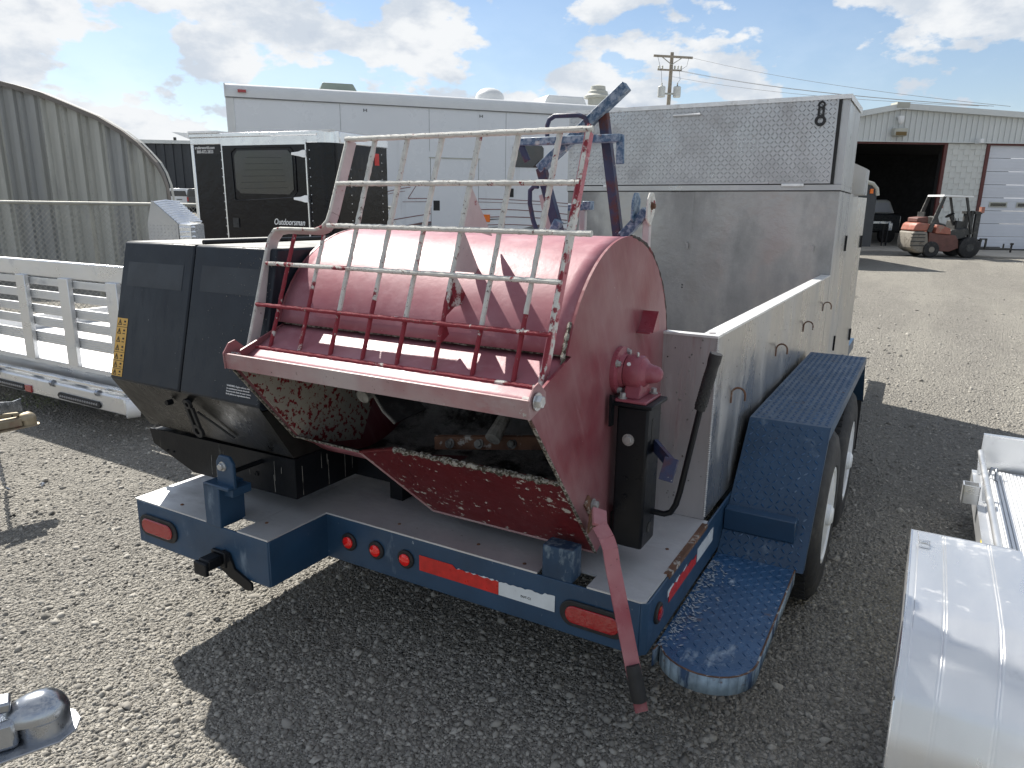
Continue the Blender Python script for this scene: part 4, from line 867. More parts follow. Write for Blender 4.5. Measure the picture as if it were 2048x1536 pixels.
sp2.box(.855, .861, 1.985, 2.055, .31, .40); sp2.box(.919, .925, 1.985, 2.055, .31, .40)
build('stake_pocket', sp2, 'ramp', rt)
build('side_marker', MB().lathe([(0, .014), (.012, .012)], (.91, 2.10, .37), (0, 0, 1), 14), 'amber', rt)
build('tie_loop', MB().tube([(.985, 2.45, .31), (1.0, 2.47, .36), (1.02, 2.47, .36), (1.02, 2.42, .31)], .008, 8), 'galv', rt)
yl = build('side_sticker', MB().box(.9235, .9248, .80, 1.62, .225, .285), 'yellow', rt)
zz = MB()
for k in range(9): zz.beam((.9228, .83 + k * .09, .232 if k % 2 else .278), (.9228, .83 + (k + .8) * .09, .278 if k % 2 else .232), .008, .002, (1, 0, 0))
build('sticker_lettering', zz, 'ink', yl)
build('tongue', MB().beam((1.1, 2.66, .25), (1.75, 4.0, .25), .06, .10).beam((2.4, 2.66, .25), (1.75, 4.0, .25), .06, .10), 'ramp', rt)

# ================================================================== COUPLERS
def coupler(name, label, base, yaw, m, chain=False, roll=0):
    """ball coupler pointing along local +x, ball socket dome at the origin"""
    t = thing(name, label, 'trailer hitch', base, FT, yaw, keep=True)
    ds = MB()
    def dome(u, v):
        a = 2 * math.pi * v; e = (1 - u) * math.pi / 2
        r = math.sin(math.pi / 2 - (math.pi / 2 - e) * 1.0) if False else math.cos(math.pi / 2 * u)
        z = math.sin(math.pi / 2 * u)
        x_ = math.cos(a) * r; y_ = math.sin(a) * r
        if x_ < 0: x_ *= 1.5
        return (x_ * .040, y_ * .037, z * .040)
    build('ball_socket', ds.grid(dome, 14, 33), m, t)
    build('socket_skirt', MB().lathe([(-.030, .040), (0, .0385)], (0, 0, 0), (0, 0, 1), 32), m, t)
    fl_ = [(.045, -.028), (.052, 0), (.045, .028), (.02, .050), (-.05, .056), (-.30, .085), (-.30, -.085), (-.05, -.056), (.02, -.050)]
    build('flange', MB().xy(fl_, -.034, -.030), m, t, bevel=.001)
    body_ = MB().prism([(-.035, -.036, -.030), (-.035, .036, -.030), (-.035, .028, .018), (-.035, -.028, .018)], (-.27, 0, 0))
    build('coupler_body', body_, m, t, bevel=.008)
    build('locking_lever', MB().beam((-.04, 0, .036), (-.24, 0, .050), .034, .018), m, t, bevel=.004)
    build('lever_hole', MB().lathe([(0, .005), (.0006, .005)], (-.075, -.0175, .036), (0, -1, 0), 12), 'seam', t)
    tg = MB().beam((-.28, .06, -.02), (-1.6, .55, -.02), .05, .09).beam((-.28, -.06, -.02), (-1.6, -.55, -.02), .05, .09)
    build('tongue_beam', tg, m, t, bevel=.003)
    return t
c1 = coupler('trailer_coupler', 'shiny galvanised ball coupler in the bottom left corner', (-.615, -1.345, .80), 62, 'galv')
c2 = coupler('trailer_coupler', 'dull gold coupler with safety chains at the left edge above the grass', (-3.60, .115, .49), 80, 'gold_zinc')
build('latch_plate', MB().xz([(-.16, .05), (-.02, .055), (-.02, .12), (-.06, .11), (-.22, .13)], -.003, .003), 'galv', c2)
def chain(pts, r=.0045, ln=.030):
    b = MB(); P = [Vector(p) for p in pts]; seg = []
    for p, q in zip(P, P[1:]):
        n = max(1, int((q - p).length / (ln * .62)))
        seg += [(p.lerp(q, (k + .5) / n), (q - p).normalized()) for k in range(n)]
    for i, (c, d) in enumerate(seg):
        up = Vector((0, 0, 1)) if abs(d.z) < .9 else Vector((1, 0, 0)); s_ = d.cross(up).normalized(); s_ = s_ if i % 2 else s_.cross(d).normalized()
        b.tube([c + d * ln / 2 * math.cos(a) * 1.0 + s_ * ln * .3 * math.sin(a) for a in [2 * math.pi * k / 10 for k in range(10)]], r, 5, closed=True)
    return b
sc = thing('safety_chain', 'zinc safety chain with open hook hanging to the gravel below the gold coupler', 'chain', (-3.75, .1, 0), FT)
build('chain_links', chain([(-3.63, -.05, .40), (-3.78, .02, .22), (-3.87, .07, .05), (-3.86, .10, .012), (-3.80, .16, .012)]), 'galv', sc)
hk = [(-3.80, .16, .015), (-3.77, .185, .015), (-3.75, .20, .03), (-3.76, .225, .045), (-3.79, .23, .04), (-3.80, .21, .02), (-3.77, .19, .015)]
build('chain_hook', MB().tube(hk, .006, 8), 'galv', sc)
build('chain_links', chain([(-3.60, -.12, .40), (-3.75, -.05, .20), (-3.84, .02, .02), (-3.88, .08, .012)]), 'galv', sc)

# ================================================================== UTILITY TRAILER WITH GATE (left)
ut = thing('utility_trailer', 'aluminium utility trailer with its slatted ramp gate folded up, behind the engine cover', 'trailer', (-5.2, 2.2, 0), FT)
gt = build('ramp_gate', MB().box(-6.9, -3.95, 1.085, 1.125, .435, .475), 'ramp', ut, bevel=.004, label='upright ramp gate of horizontal aluminium slats')
def bx(name, a, m, par, bevel=.003): return build(name, MB().box(*a), m, par, bevel=bevel)
bx('gate_rail', (-6.9, -3.95, 1.08, 1.13, 1.115, 1.235), 'ramp', gt, .008)
for x in (-6.62, -6.04, -5.465, -4.89, -4.31): bx('gate_post', (x, x + .125, 1.055, 1.09, .47, 1.12), 'ramp', gt, .004)
for z0, z1 in ((1.05, 1.10), (.945, 1.005), (.83, .895), (.735, .80), (.605, .685)):
    sl = MB().box(-6.9, -3.95, 1.095, 1.118, z0, z1)
    for k in range(4): sl.box(-6.9, -3.95, 1.090, 1.095, z0 + .008 + k * (z1 - z0 - .012) / 4, z0 + .008 + (k + .5) * (z1 - z0 - .012) / 4)
    build('gate_slat', sl, 'ramp', gt)
bx('rear_beam', (-6.95, -4.05, .94, 1.06, .235, .36), 'ramp', ut, .01)
bx('hinge_tube', (-6.95, -4.05, .98, 1.03, .372, .395), 'chrome', ut)
for x in (-5.70, -4.93, -4.36):
    o = build('gate_hinge', MB().lathe([(0, .022), (.03, .022)], (x, .94, .36), (1, 0, 0), 14).box(x - .03, x + .05, .94, .97, .33, .345).lathe([(0, .012), (.05, .012)], (x - .02, .955, .345), (1, 0, 0), 10), 'galv', ut)
for x0, x1 in ((-6.25, -5.32), (-4.83, -4.34)):
    lb = MB().xz([(x0, .278 + .022), (x0 - .02, .278), (x0, .256), (x1, .250), (x1 + .02, .272), (x1, .296)], .928, .942)
    o = build('light_bar', lb, 'rubber', ut)
    ld = MB()
    nl = int((x1 - x0) / .028)
    for k in range(nl): ld.lathe([(0, .010), (.004, .008)], (x0 + .02 + k * .028, .928, .275), (0, -1, 0), 8)
    build('led', ld, 'grey_lens', o, kind='stuff')
bx('red_marker', (-5.30, -5.21, .930, .942, .245, .300), 'lens', ut, .004)
build('end_roller', MB().lathe([(-.04, .065), (.04, .065), (.045, .05), (-.03, .05)], (-4.03, .98, .285), (.5, 1, 0), 28), 'white', ut)
bx('trailer_floor', (-6.9, -4.1, 1.14, 6.2, .44, .47), 'ramp_w', ut, .0)
for x0 in (-6.92, -4.12): bx('side_rail', (x0, x0 + .06, 1.14, 6.2, .47, .60), 'ramp', ut)
bx('chassis', (-6.8, -4.2, 1.14, 6.1, .30, .44), 'ramp', ut)
for x in (-7.0, -4.0):
    for y in (3.3, 4.15): build('wheel', MB().lathe([(0, .2), (.02, .32), (.16, .32), (.18, .2)], (x - .09, y, .32), (1, 0, 0), 32), 'tyre', ut)
# ================================================================== GRASS
def grass():
    b = MB(); r = random.Random(3)
    for _ in range(6500):
        x = r.gauss(-5.85, .34); y = r.gauss(1.20, .15)
        if x < -7.2 or x > -5.1: continue
        if (x + 5.85) ** 2 / .5 + (y - 1.2) ** 2 / .12 > 1.1 * r.random() + .3: continue
        a = r.uniform(0, 6.28); h = r.uniform(.03, .085); w = .007; dx, dy = math.cos(a), math.sin(a); l = r.uniform(.0, .03)
        b.add([(x - dy * w, y + dx * w, 0), (x + dy * w, y - dx * w, 0), (x + dx * l, y + dy * l, h)], [(0, 1, 2)])
    o = build('grass_patch', b, 'grass', None, kind='stuff', smooth=False); o.matrix_world = FT
grass()

# ================================================================== TREAD PLATE BOX
ab = thing('tread_plate_box', 'wedge topped diamond plate storage box with ribbed lid behind the engine cover', 'storage box', (-2.58, 5.5, 0), FV)
poly = [(-2.735, .02), (-2.51, .02), (-2.51, 1.448), (-2.689, 1.613), (-2.733, 1.45)]
so = build('side_panel', MB().xz(poly, 5.50, 5.51), 'tread', ab, smooth=False)
build('tread_lug', MB().lugs((-2.73, 5.50, 1.10), (1, 0, 0), (0, 0, 1), .215, .345, .024, .020, .008, .002), 'tread', so, kind='stuff')
build('box_body', MB().xz([(-2.73, .02), (-2.42, .02), (-2.42, 1.44), (-2.515, 1.447), (-2.686, 1.605), (-2.73, 1.45)], 5.512, 5.75), 'chrome', ab, smooth=False)
for k in range(10):
    u = (k + .5) / 10; p = Vector((-2.686, 0, 1.608)).lerp(Vector((-2.515, 0, 1.450)), u)
    q = p + Vector((.11 + .0 * u, .24, 0)) ; c = [p + Vector((0, 5.51, 0)), p + Vector((.05, 5.60, .012)), p + Vector((.10, 5.72, -.0))]
    build('lid_rib', MB().tube(c, .0085, 8), 'chrome', ab)
for k in range(7):
    z = 1.42 - k * .035; build('lid_rib', MB().tube([(-2.50, 5.51, z), (-2.43, 5.52, z + .002), (-2.415, 5.56, z)], .011, 8), 'chrome', ab)
# dark car roof glimpsed between gate and cover
cr = thing('dark_hatchback', 'low black car just showing above the aluminium gate rail', 'car', (-7.2, 4.2, 0), FT)
def carbody(u, v):
    a = math.pi * v; x = -7.9 + 1.5 * v; z = .95 * (math.sin(a) ** .35) if 0 < v < 1 else .35; return (x, 3.4 + 2.0 * u, max(.3, z) * (.88 + .12 * math.sin(math.pi * u)))
build('roof', MB().grid(carbody, 8, 16), 'gloss_black', cr, solid=.01)
build('lower_body', MB().box(-7.9, -6.4, 3.4, 5.4, .22, .62), 'gloss_black', cr, bevel=.05)
for x in (-7.9, -6.55):
    for y in (3.75, 5.05): build('wheel', MB().lathe([(0, .18), (.02, .3), (.14, .3), (.16, .18)], (x, y, .3), (1, 0, 0), 24), 'tyre', cr)

# ================================================================== CHAIN LINK FENCE (view-aligned lot frame)
fe = thing('chain_link_fence', 'galvanised chain link fence running in front of the curved metal hut', 'fence', (-6.5, 9.4, 0), FV)
U0, U1, DF, HF = -11.0, -1.5, 9.4, 1.52
build('top_rail', MB().tube([(U0, DF, HF), (U1, DF, HF)], .021, 10), 'fence', fe)
for u in (-8.2, -5.38, -2.6): build('fence_post', MB().tube([(u, DF + .03, 0), (u, DF + .03, HF + .02)], .029, 12), 'fence', fe)
lk = MB(); pitch = .072; hgt = 1.46; nW = int((U1 - U0) / pitch)
def wire(a, b_, r=.0030): 
    a = Vector(a); b_ = Vector(b_); d = (b_ - a).normalized(); s1 = d.cross(Vector((0, 1, 0))).normalized() * r; s2 = Vector((0, r, 0))
    lk.add([a + s1, a + s2, a - s1, a - s2, b_ + s1, b_ + s2, b_ - s1, b_ - s2], [(0, 1, 5, 4), (1, 2, 6, 5), (2, 3, 7, 6), (3, 0, 4, 7)])
for k in range(nW + int(hgt / pitch)):
    u = U0 + k * pitch
    for sgn, off in ((1, -hgt), (-1, 0)):
        ua, za = (u + off, .04); ub2, zb = (ua + hgt, .04 + hgt) if sgn > 0 else (u - hgt, .04 + hgt)
        if sgn > 0:
            if ua < U0: za += U0 - ua; ua = U0
            if ub2 > U1: zb -= ub2 - U1; ub2 = U1
            if ua < ub2 - .01: wire((ua, DF - .022, za), (ub2, DF - .022, zb))
        else:
            if u > U1: za += u - U1; ua = U1
            else: ua = u
            if ub2 < U0: zb -= U0 - ub2; ub2 = U0
            if ub2 < ua - .01: wire((ua, DF - .026, za), (ub2, DF - .026, zb))
build('chain_mesh', lk, 'fence', fe, smooth=False)

# ================================================================== QUONSET HUT
qh = thing('quonset_hut', 'grey weathered curved metal hut with vertical panels behind the fence at left', 'hut', (-9, 14, 0), FV)
oc = [(-12.6, 2.2), (-12.2, 2.75), (-11.5, 3.25), (-10.6, 3.55), (-9.9, 3.62), (-9.37, 3.58), (-9.02, 3.50), (-8.58, 3.38), (-8.15, 3.21), (-7.63, 3.00), (-7.20, 2.75), (-6.94, 2.55), (-6.78, 2.38), (-6.63, 2.20), (-6.54, 2.02), (-6.48, 1.80), (-6.46, 1.56), (-6.46, 0.0)]
def otop(u):
    for (a, za), (b2, zb) in zip(oc, oc[1:]):
        if a <= u <= b2: return za + (zb - za) * (u - a) / max(1e-6, b2 - a)
    return oc[0][1]
pw = .373; u = -9.404 - pw * 8; i = 0
while u < -6.47:
    e = min(u + pw, -6.465)
    seg = [(u, 14.0), (u + pw * .05, 13.925), (u + pw * .12, 13.95), (u + pw * .20, 14.0), (u + pw * .42, 14.0), (u + pw * .5, 13.95), (u + pw * .74, 13.95), (u + pw * .82, 14.0), (u + pw, 14.01)]
    b = MB()
    for (p0, q0), (p1, q1) in zip(seg, seg[1:]):
        if p0 >= e: break
        p1 = min(p1, e)
        ns = 2
        b.add([(p0, q0, 0), (p1, q1, 0), (p1, q1, otop(min(p1, -6.4601)) - .05), (p0, q0, otop(p0) - .05)], [(0, 1, 2, 3)])
    o = build('wall_panel', b, 'quonset' if random.random() < .72 else 'quonset_dk', qh, smooth=False)
    rv = MB()
    zt_ = otop(min(u + .02, -6.47))
    for k in range(int(zt_ / .21)): rv.lathe([(0, .012), (.006, .006)], (u + pw * .06, 13.922, .15 + k * .21), (0, -1, 0), 6)
    build('panel_bolt', rv, 'fence', o, kind='stuff')
    u += pw; i += 1
rp = []
build('roof_edge', MB().add([], []), 'quonset', None) if False else None
b = MB()
for (a, za), (b2, zb) in zip(oc, oc[1:]):
    b.add([(a, 13.88, za), (b2, 13.88, zb), (b2, 13.88, zb - .085), (a, 13.88, za - .085), (a, 14.0, za), (b2, 14.0, zb)], [(0, 1, 2, 3), (0, 1, 5, 4)])
build('roof_edge', b, 'quonset_edge', qh, smooth=False)
b = MB()
for (a, za), (b2, zb) in zip(oc, oc[1:]): b.add([(a, 14.05, za), (b2, 14.05, zb), (b2, 14.15, zb), (a, 14.15, za)], [(0, 1, 2, 3)])
build('curved_roof', b, 'quonset', qh)

# ================================================================== BLACK CARGO TRAILER
ct = thing('cargo_trailer', 'small glossy black enclosed trailer with bright roof trim and a windowed door', 'trailer', (-7.013, 5.326, 0), FW, 5.4, keep=True)
build('front_skin', MB().box(0.02, 1.70, 0, .02, .68, 2.165).box(0.05, 1.70, .93, .95, .68, 2.165), 'gloss_black', ct, smooth=False)
build('side_skin', MB().box(1.70, 1.83, .10, .95, .68, 2.165), 'gloss_black', ct, smooth=False); build('side_skin', MB().box(0.02, .05, .02, .95, .68, 2.165), 'gloss_black', ct, smooth=False)
cn = MB().grid(lambda u, v: (1.70 + .13 * math.sin(u * math.pi / 2), .10 - .10 * math.cos(u * math.pi / 2), .68 + 1.485 * v), 10, 2)
build('corner_skin', cn, 'gloss_black', ct)
build('corner_post', MB().box(-.02, .022, -.008, .03, .45, 2.17), 'chrome', ct, bevel=.005)
rf = MB().box(-.02, 1.68, -.012, .1, 2.165, 2.235); rf.box(-.02, 1.68, -.02, .1, 2.235, 2.275)
rf.grid(lambda u, v: (1.68 + .16 * math.sin(u * math.pi / 2), .12 - .135 * math.cos(u * math.pi / 2), 2.165 + .11 * v), 10, 3)
rf.box(1.835, 1.85, .12, .95, 2.165, 2.27)
build('roof_trim', rf, 'chrome', ct, bevel=.006)
build('roof', MB().box(-.02, 1.83, -.01, .97, 2.268, 2.285), 'rv_trim', ct)
build('awning_gutter', MB().prism([(-.28, -.01, 2.302), (-.02, -.02, 2.225), (-.02, -.02, 2.285)], (0, .9, 0)).box(-.02, .4, -.03, .9, 2.28, 2.30), 'white', ct)
dp = build('entry_door', MB().box(.44, 1.525, -.018, -.001, .62, 2.150), 'gloss_black', ct, bevel=.004)
build('door_frame', MB().box(.425, .44, -.020, -.0, .6, 2.165).box(1.525, 1.54, -.020, 0, .6, 2.165).box(.425, 1.54, -.022, 0, 2.150, 2.195), 'chrome', ct)
wr = [(.60, 1.72), (.60, 2.05), (.65, 2.10), (1.31, 2.10), (1.365, 2.05), (1.365, 1.72), (1.31, 1.67), (.66, 1.67)]
wn = build('window', MB().xz(wr, -.026, -.018), 'glass', dp, bevel=.002)
cu = MB()
for k in range(6): cu.beam((.66 + k * .02, -.0285, 1.72 + k * .062), (1.28 - k * .012, -.0285, 1.735 + k * .058), .002, .010, (0, 1, 0))
build('window_film', cu, 'cover', wn)
wf = MB().tube([(x, -.024, z) for x, z in [(.57, 1.62), (.56, 2.08), (.63, 2.125), (1.34, 2.125), (1.40, 2.06), (1.40, 1.70), (1.34, 1.64), (.60, 1.60)]], .005, 6, closed=True)
build('window_rim', wf, 'gloss_black', dp)
for z in (2.056, 1.623): build('door_hinge', MB().xz([(1.36, z - .005), (1.36, z + .018), (1.45, z + .025), (1.50, z + .04), (1.54, z + .04), (1.54, z - .03), (1.50, z - .03), (1.45, z - .018)], -.032, -.018), 'white', dp, bevel=.003)
build('door_lock', MB().box(.52, .60, -.028, -.018, 1.32, 1.42).lathe([(0, .01), (.004, .01)], (.575, -.028, 1.36), (0, -1, 0), 10), 'rubber', dp)
build('door_script', MB().add([], []), 'sticker_w', None) if False else None
text('door_script', 'Outdoorsman', .088, (1.07, -.0195, 1.365), (R(90), 0, 0), 'sticker_w', dp, .001, .80, .3)
stk = build('dealer_sticker', MB().box(.03, .40, -.003, -.001, 2.065, 2.160), 'ink', ct, smooth=False)
text('dealer_text', 'trailerworld.com', .045, (.035, -.005, 2.120), (R(90), 0, 0), 'sticker_w', stk, .001, .92, .3)
text('dealer_text', '800-872-2833', .045, (.065, -.005, 2.078), (R(90), 0, 0), 'sticker_w', stk, .001, .92)
rv = MB()
for k in range(18):
    z = .65 + k * .085
    for x in (.40, 1.565): rv.lathe([(0, .006), (.004, .003)], (x, -.003, z), (0, -1, 0), 6)
    for y in (.30, .85): rv.lathe([(0, .006), (.004, .003)], (1.831, y, z), (1, 0, 0), 6)
for k in range(3): rv.lathe([(0, .012), (.003, .012)], (.3 + k * .65, -.021, 2.255), (0, -1, 0), 10)
build('rivet', rv, 'chrome', ct, kind='stuff')
build('side_decal', MB().box(1.831, 1.833, .72, .80, 1.98, 2.10), 'tape_red', ct)
build('underframe', MB().box(.1, 1.7, .1, .9, .50, .68), 'black', ct)
for x in (-.05, 1.72): build('wheel', MB().lathe([(0, .2), (.02, .32), (.16, .32), (.18, .2)], (x - .05, .5, .32), (1, 0, 0), 28), 'tyre', ct)
build('jack_foot', MB().box(.6, .9, .2, .4, 0, .5), 'black', ct)

# ================================================================== MOTORHOME
rv_ = thing('motorhome', 'long white motorhome with maroon and grey stripes parked behind the black trailer', 'motorhome', (-10.349, 8.604, 0), FW, 48.6, keep=True)
build('side_wall', MB().box(0.0, 9.5, 0, .03, .5, 3.22), 'rv_white', rv_, smooth=False)
build('rear_wall', MB().box(0.0, .03, .03, 2.4, .5, 3.3), 'rv_white', rv_, smooth=False)
build('front_wall', MB().box(9.47, 9.5, .03, 2.4, .5, 3.3), 'rv_white', rv_, smooth=False)
build('corner_trim', MB().box(-.03, .10, -.012, .012, .5, 3.22), 'rv_trim', rv_, bevel=.01)
b = MB().grid(lambda u, v: (-.04 + 9.58 * v, -.03 + .12 * (1 - math.cos(u * math.pi / 2)), 3.20 + .21 * math.sin(u * math.pi / 2)), 8, 4)
b.box(-.04, 9.54, .09, 2.4, 3.34, 3.41); b.box(-.04, -.02, -.03, 2.4, 3.2, 3.40)
build('roof_cap', b, 'rv_trim', rv_)
build('drip_rail', MB().box(-.02, 9.52, -.026, .0, 3.185, 3.20), 'rv_grey', rv_)
build('roof_corner_marker', MB().box(.17, .30, -.055, -.02, 3.27, 3.315), 'lens', rv_)
se = MB()
for x in (1.8, 3.36, 4.81, 6.3): se.box(x, x + .006, -.0015, 0, 2.45 if x in (3.36,) else .5, 3.18)
build('wall_seam', se, 'rv_grey', rv_)
for x, z0, z1, w in ((3.38, .9, 2.335, .9),):
    e = build('entry_door', MB().box(x, x + w, -.006, 0, z0, z1), 'rv_white', rv_, smooth=False)
    build('door_gap', MB().box(x - .008, x, -.004, 0, z0, z1).box(x + w, x + w + .008, -.004, 0, z0, z1), 'rv_grey', e)
    build('door_awning', MB().box(x - .03, x + w + .03, -.02, 0, z1, z1 + .018), 'vent', e)
build('window', MB().xz([(4.99, 2.22), (5.53, 2.22), (5.57, 2.26), (5.57, 2.58), (5.53, 2.62), (4.99, 2.62), (4.95, 2.58), (4.95, 2.26)], -.014, 0), 'glass', rv_, bevel=.004)
build('hatch_latch', MB().box(3.42, 3.54, -.012, 0, 1.41, 1.59), 'rubber', rv_, bevel=.01); build('hatch_latch', MB().box(4.88, 4.98, -.012, 0, 1.67, 1.83), 'rubber', rv_, bevel=.01)
build('side_marker', MB().box(4.36, 4.51, -.02, 0, 1.205, 1.345), 'amber', rv_, bevel=.006)
def stripe(pts, w, m):
    P = [Vector((x, -.004, z)) for x, z in pts]; b = MB()
    for p, q in zip(P, P[1:]): b.beam(p, q, .003, w, (0, 0, 1))
    return build('stripe', b, m, rv_, smooth=False)
def curve(x0, z0, x1, z1, bow, n=14): return [(x0 + (x1 - x0) * k / n, z0 + (z1 - z0) * k / n + bow * math.sin(math.pi * k / n)) for k in range(n + 1)]
stripe([(2.95, 1.62), (3.12, 1.87)], .010, 'rv_line'); stripe(curve(2.95, 1.62, 7.0, 1.50, .06), .012, 'rv_line'); stripe(curve(2.85, 1.56, 7.2, 1.42, .07), .008, 'rv_line')
stripe(curve(2.2, 1.60, 3.0, 1.82, .03), .012, 'rv_line'); stripe(curve(2.2, 1.55, 2.9, 1.75, .03), .008, 'rv_line')
stripe(curve(2.2, 1.15, 6.2, 1.35, .18), .014, 'rv_line'); stripe(curve(2.4, 1.05, 6.4, 1.22, .16), .016, 'rv_line'); stripe(curve(3.0, .98, 6.5, 1.02, .16), .014, 'rv_line')
sw = [(2.5, 1.06), (3.2, 1.20), (3.9, 1.26), (4.85, 1.27), (4.2, 1.21), (3.4, 1.12), (2.9, 1.02)]
build('swoosh', MB().xz(sw, -.004, -.001), 'rv_grey', rv_, smooth=False)
sw = [(3.6, 1.00), (4.3, 1.10), (4.8, 1.13), (4.4, 1.05), (3.9, .98)]; build('swoosh', MB().xz(sw, -.004, -.001), 'rv_grey', rv_, smooth=False)
sw = [(5.0, 1.05), (5.5, 1.16), (6.2, 1.20), (5.6, 1.10), (5.1, 1.0)]; build('swoosh', MB().xz(sw, -.004, -.001), 'rv_grey', rv_, smooth=False)
for x in (2.2, 4.3, 6.3):
    build('clearance_mark', MB().box(x, x + .015, -.004, 0, 3.07, 3.12).box(x + .05, x + .065, -.004, 0, 3.07, 3.12).box(x + .0, x + .06, -.004, 0, 3.09, 3.102), 'rv_grey', rv_)
build('roof_vent', MB().xz([(1.52, 3.41), (2.26, 3.41), (2.14, 3.62), (1.60, 3.62)], .8, 1.5), 'vent_green', rv_, bevel=.02)
build('satellite_dome', MB().lathe([(0, .28), (.16, .28), (.22, .25), (.28, .18), (.31, .09), (.32, .01)], (4.80, 1.0, 3.41), (0, 0, 1), 28), 'rv_trim', rv_)
build('air_conditioner', MB().xz([(5.85, 3.41), (6.85, 3.41), (6.72, 3.65), (5.95, 3.65)], .8, 1.6), 'rv_trim', rv_, bevel=.03)
build('chimney_vent', MB().lathe([(0, .20), (.24, .20), (.25, .28), (.29, .28), (.33, .21), (.38, .20), (.40, .16), (.48, .15), (.51, .05)], (7.12, 1.0, 3.41), (0, 0, 1), 24), 'vent', rv_)
build('chassis', MB().box(.1, 9.4, .1, 2.3, .35, .6), 'rubber', rv_)
for x in (2.3, 7.8): build('wheel', MB().lathe([(0, .25), (.02, .42), (.22, .42), (.24, .25)], (x, .05, .42), (0, 1, 0), 32), 'tyre', rv_)
for x in (2.3, 7.8): build('wheel', MB().lathe([(0, .25), (.02, .42), (.22, .42), (.24, .25)], (x, 2.1, .42), (0, 1, 0), 32), 'tyre', rv_)

# ================================================================== FAR LEFT: dark shed, vans
db = thing('dark_shed', 'dark grey ribbed metal building far behind the curved hut', 'building', (-33, 70, 0), FV)
b = MB(); u = -44
while u < -14: b.box(u, u + .35, 70 - .12, 70, 0, 5.95); b.box(u + .35, u + .8, 70 - .02, 70.05, 0, 5.95); u += .8
build('ribbed_wall', b, 'dkmetal', db, smooth=False)
build('roof', MB().xz([(-44.3, 5.95), (-13.5, 5.95), (-13.5, 6.1), (-44.3, 6.35)], 69.7, 85), 'siding', db)
build('roof_vent', MB().box(-32.0, -31.8, 71, 71.2, 6.2, 6.6), 'rubber', db)
def van(name, label, cat, u0, d, m, L_=1.9, h=1.95, pick=False):
    t = thing(name, label, cat, (u0, d, 0), FV)
    pf_ = [(u0 - L_ / 2, .35), (u0 - L_ / 2, 1.25), (u0 - L_ / 2 + .12, h - .1), (u0 - L_ / 2 + .3, h), (u0 + L_ / 2 - .3, h), (u0 + L_ / 2 - .12, h - .1), (u0 + L_ / 2, 1.25), (u0 + L_ / 2, .35)]
    build('body', MB().xz(pf_, d, d + 4.8), m, t, bevel=.06)
    build('rear_window', MB().xz([(u0 - L_ / 2 + .2, 1.3), (u0 + L_ / 2 - .2, 1.3), (u0 + L_ / 2 - .32, h - .2), (u0 - L_ / 2 + .32, h - .2)], d - .02, d), 'glass', t)
    build('bumper', MB().box(u0 - L_ / 2, u0 + L_ / 2, d - .1, d, .35, .6), m, t, bevel=.03)
    for s_ in (-1, 1):
        build('tail_light', MB().box(u0 + s_ * (L_ / 2 - .1) - .07, u0 + s_ * (L_ / 2 - .1) + .07, d - .02, d, .9, 1.25), 'lens', t)
        for y in (.8, 3.8): build('wheel', MB().lathe([(0, .2), (.02, .36), (.22, .36), (.24, .2)], (u0 + s_ * (L_ / 2 - .12) - .12, d + y, .36), (1, 0, 0), 20), 'tyre', t)
    build('handle', MB().box(u0 - .15, u0 + .3, d - .03, d, 1.0, 1.06), 'rubber', t)
    return t
van('parked_van', 'white van seen from behind beyond the fence, left of the grey pickup', 'van', -28.9, 64, 'car_white')
van('parked_pickup', 'white roofed dark grey vehicle half hidden by the black cargo trailer', 'car', -26.6, 62.5, 'car_dark')

# ================================================================== WAREHOUSE
wh = thing('warehouse', 'pale metal and block warehouse with one open bay and one closed door', 'building', (16, 27.2, 0), FV)
D = 27.2
b = MB(); u = 9.0
def roofz(u): return 4.99 - .055 * abs(u - 13.57) if u > 13.57 else 4.99 - .19 * (13.57 - u)
while u < 27:
    for a, b2, y in ((u, u + .045, D - .09), (u + .045, u + .20, D - .055)):
        b.add([(a, y, 3.80), (b2, y, 3.80), (b2, y, roofz(b2) - .1), (a, y, roofz(a) - .1)], [(0, 1, 2, 3)])
    b.add([(u + .045, D - .09, 3.8), (u + .045, D - .055, 3.8), (u + .045, D - .055, roofz(u) - .1), (u + .045, D - .09, roofz(u) - .1)], [(0, 1, 2, 3)])
    b.add([(u, D - .055, 3.8), (u, D - .09, 3.8), (u, D - .09, roofz(u) - .1), (u, D - .055, roofz(u) - .1)], [(0, 1, 2, 3)])
    u += .20
build('metal_siding', b, 'siding', wh, smooth=False)
build('rake_trim', MB().xz([(8, roofz(8) + .06), (13.57, roofz(13.57) + .06), (27, roofz(27) + .06), (27, roofz(27) - .13), (13.57, roofz(13.57) - .13), (8, roofz(8) - .13)], D - .25, D + .2), 'siding', wh, smooth=False)
build('ridge_cap', MB().box(13.35, 13.80, D - .27, D + .2, 4.90, 5.08), 'vent', wh)
build('roof', MB().xz([(8, roofz(8) + .02), (13.57, roofz(13.57) + .02), (27, roofz(27) + .02), (27, roofz(27) - .1), (13.57, roofz(13.57) - .1), (8, roofz(8) - .1)], D + .2, D + 22), 'siding', wh, smooth=False)
build('sill_trim', MB().box(8.5, 27, D - .11, D - .04, 3.765, 3.80), 'siding', wh)
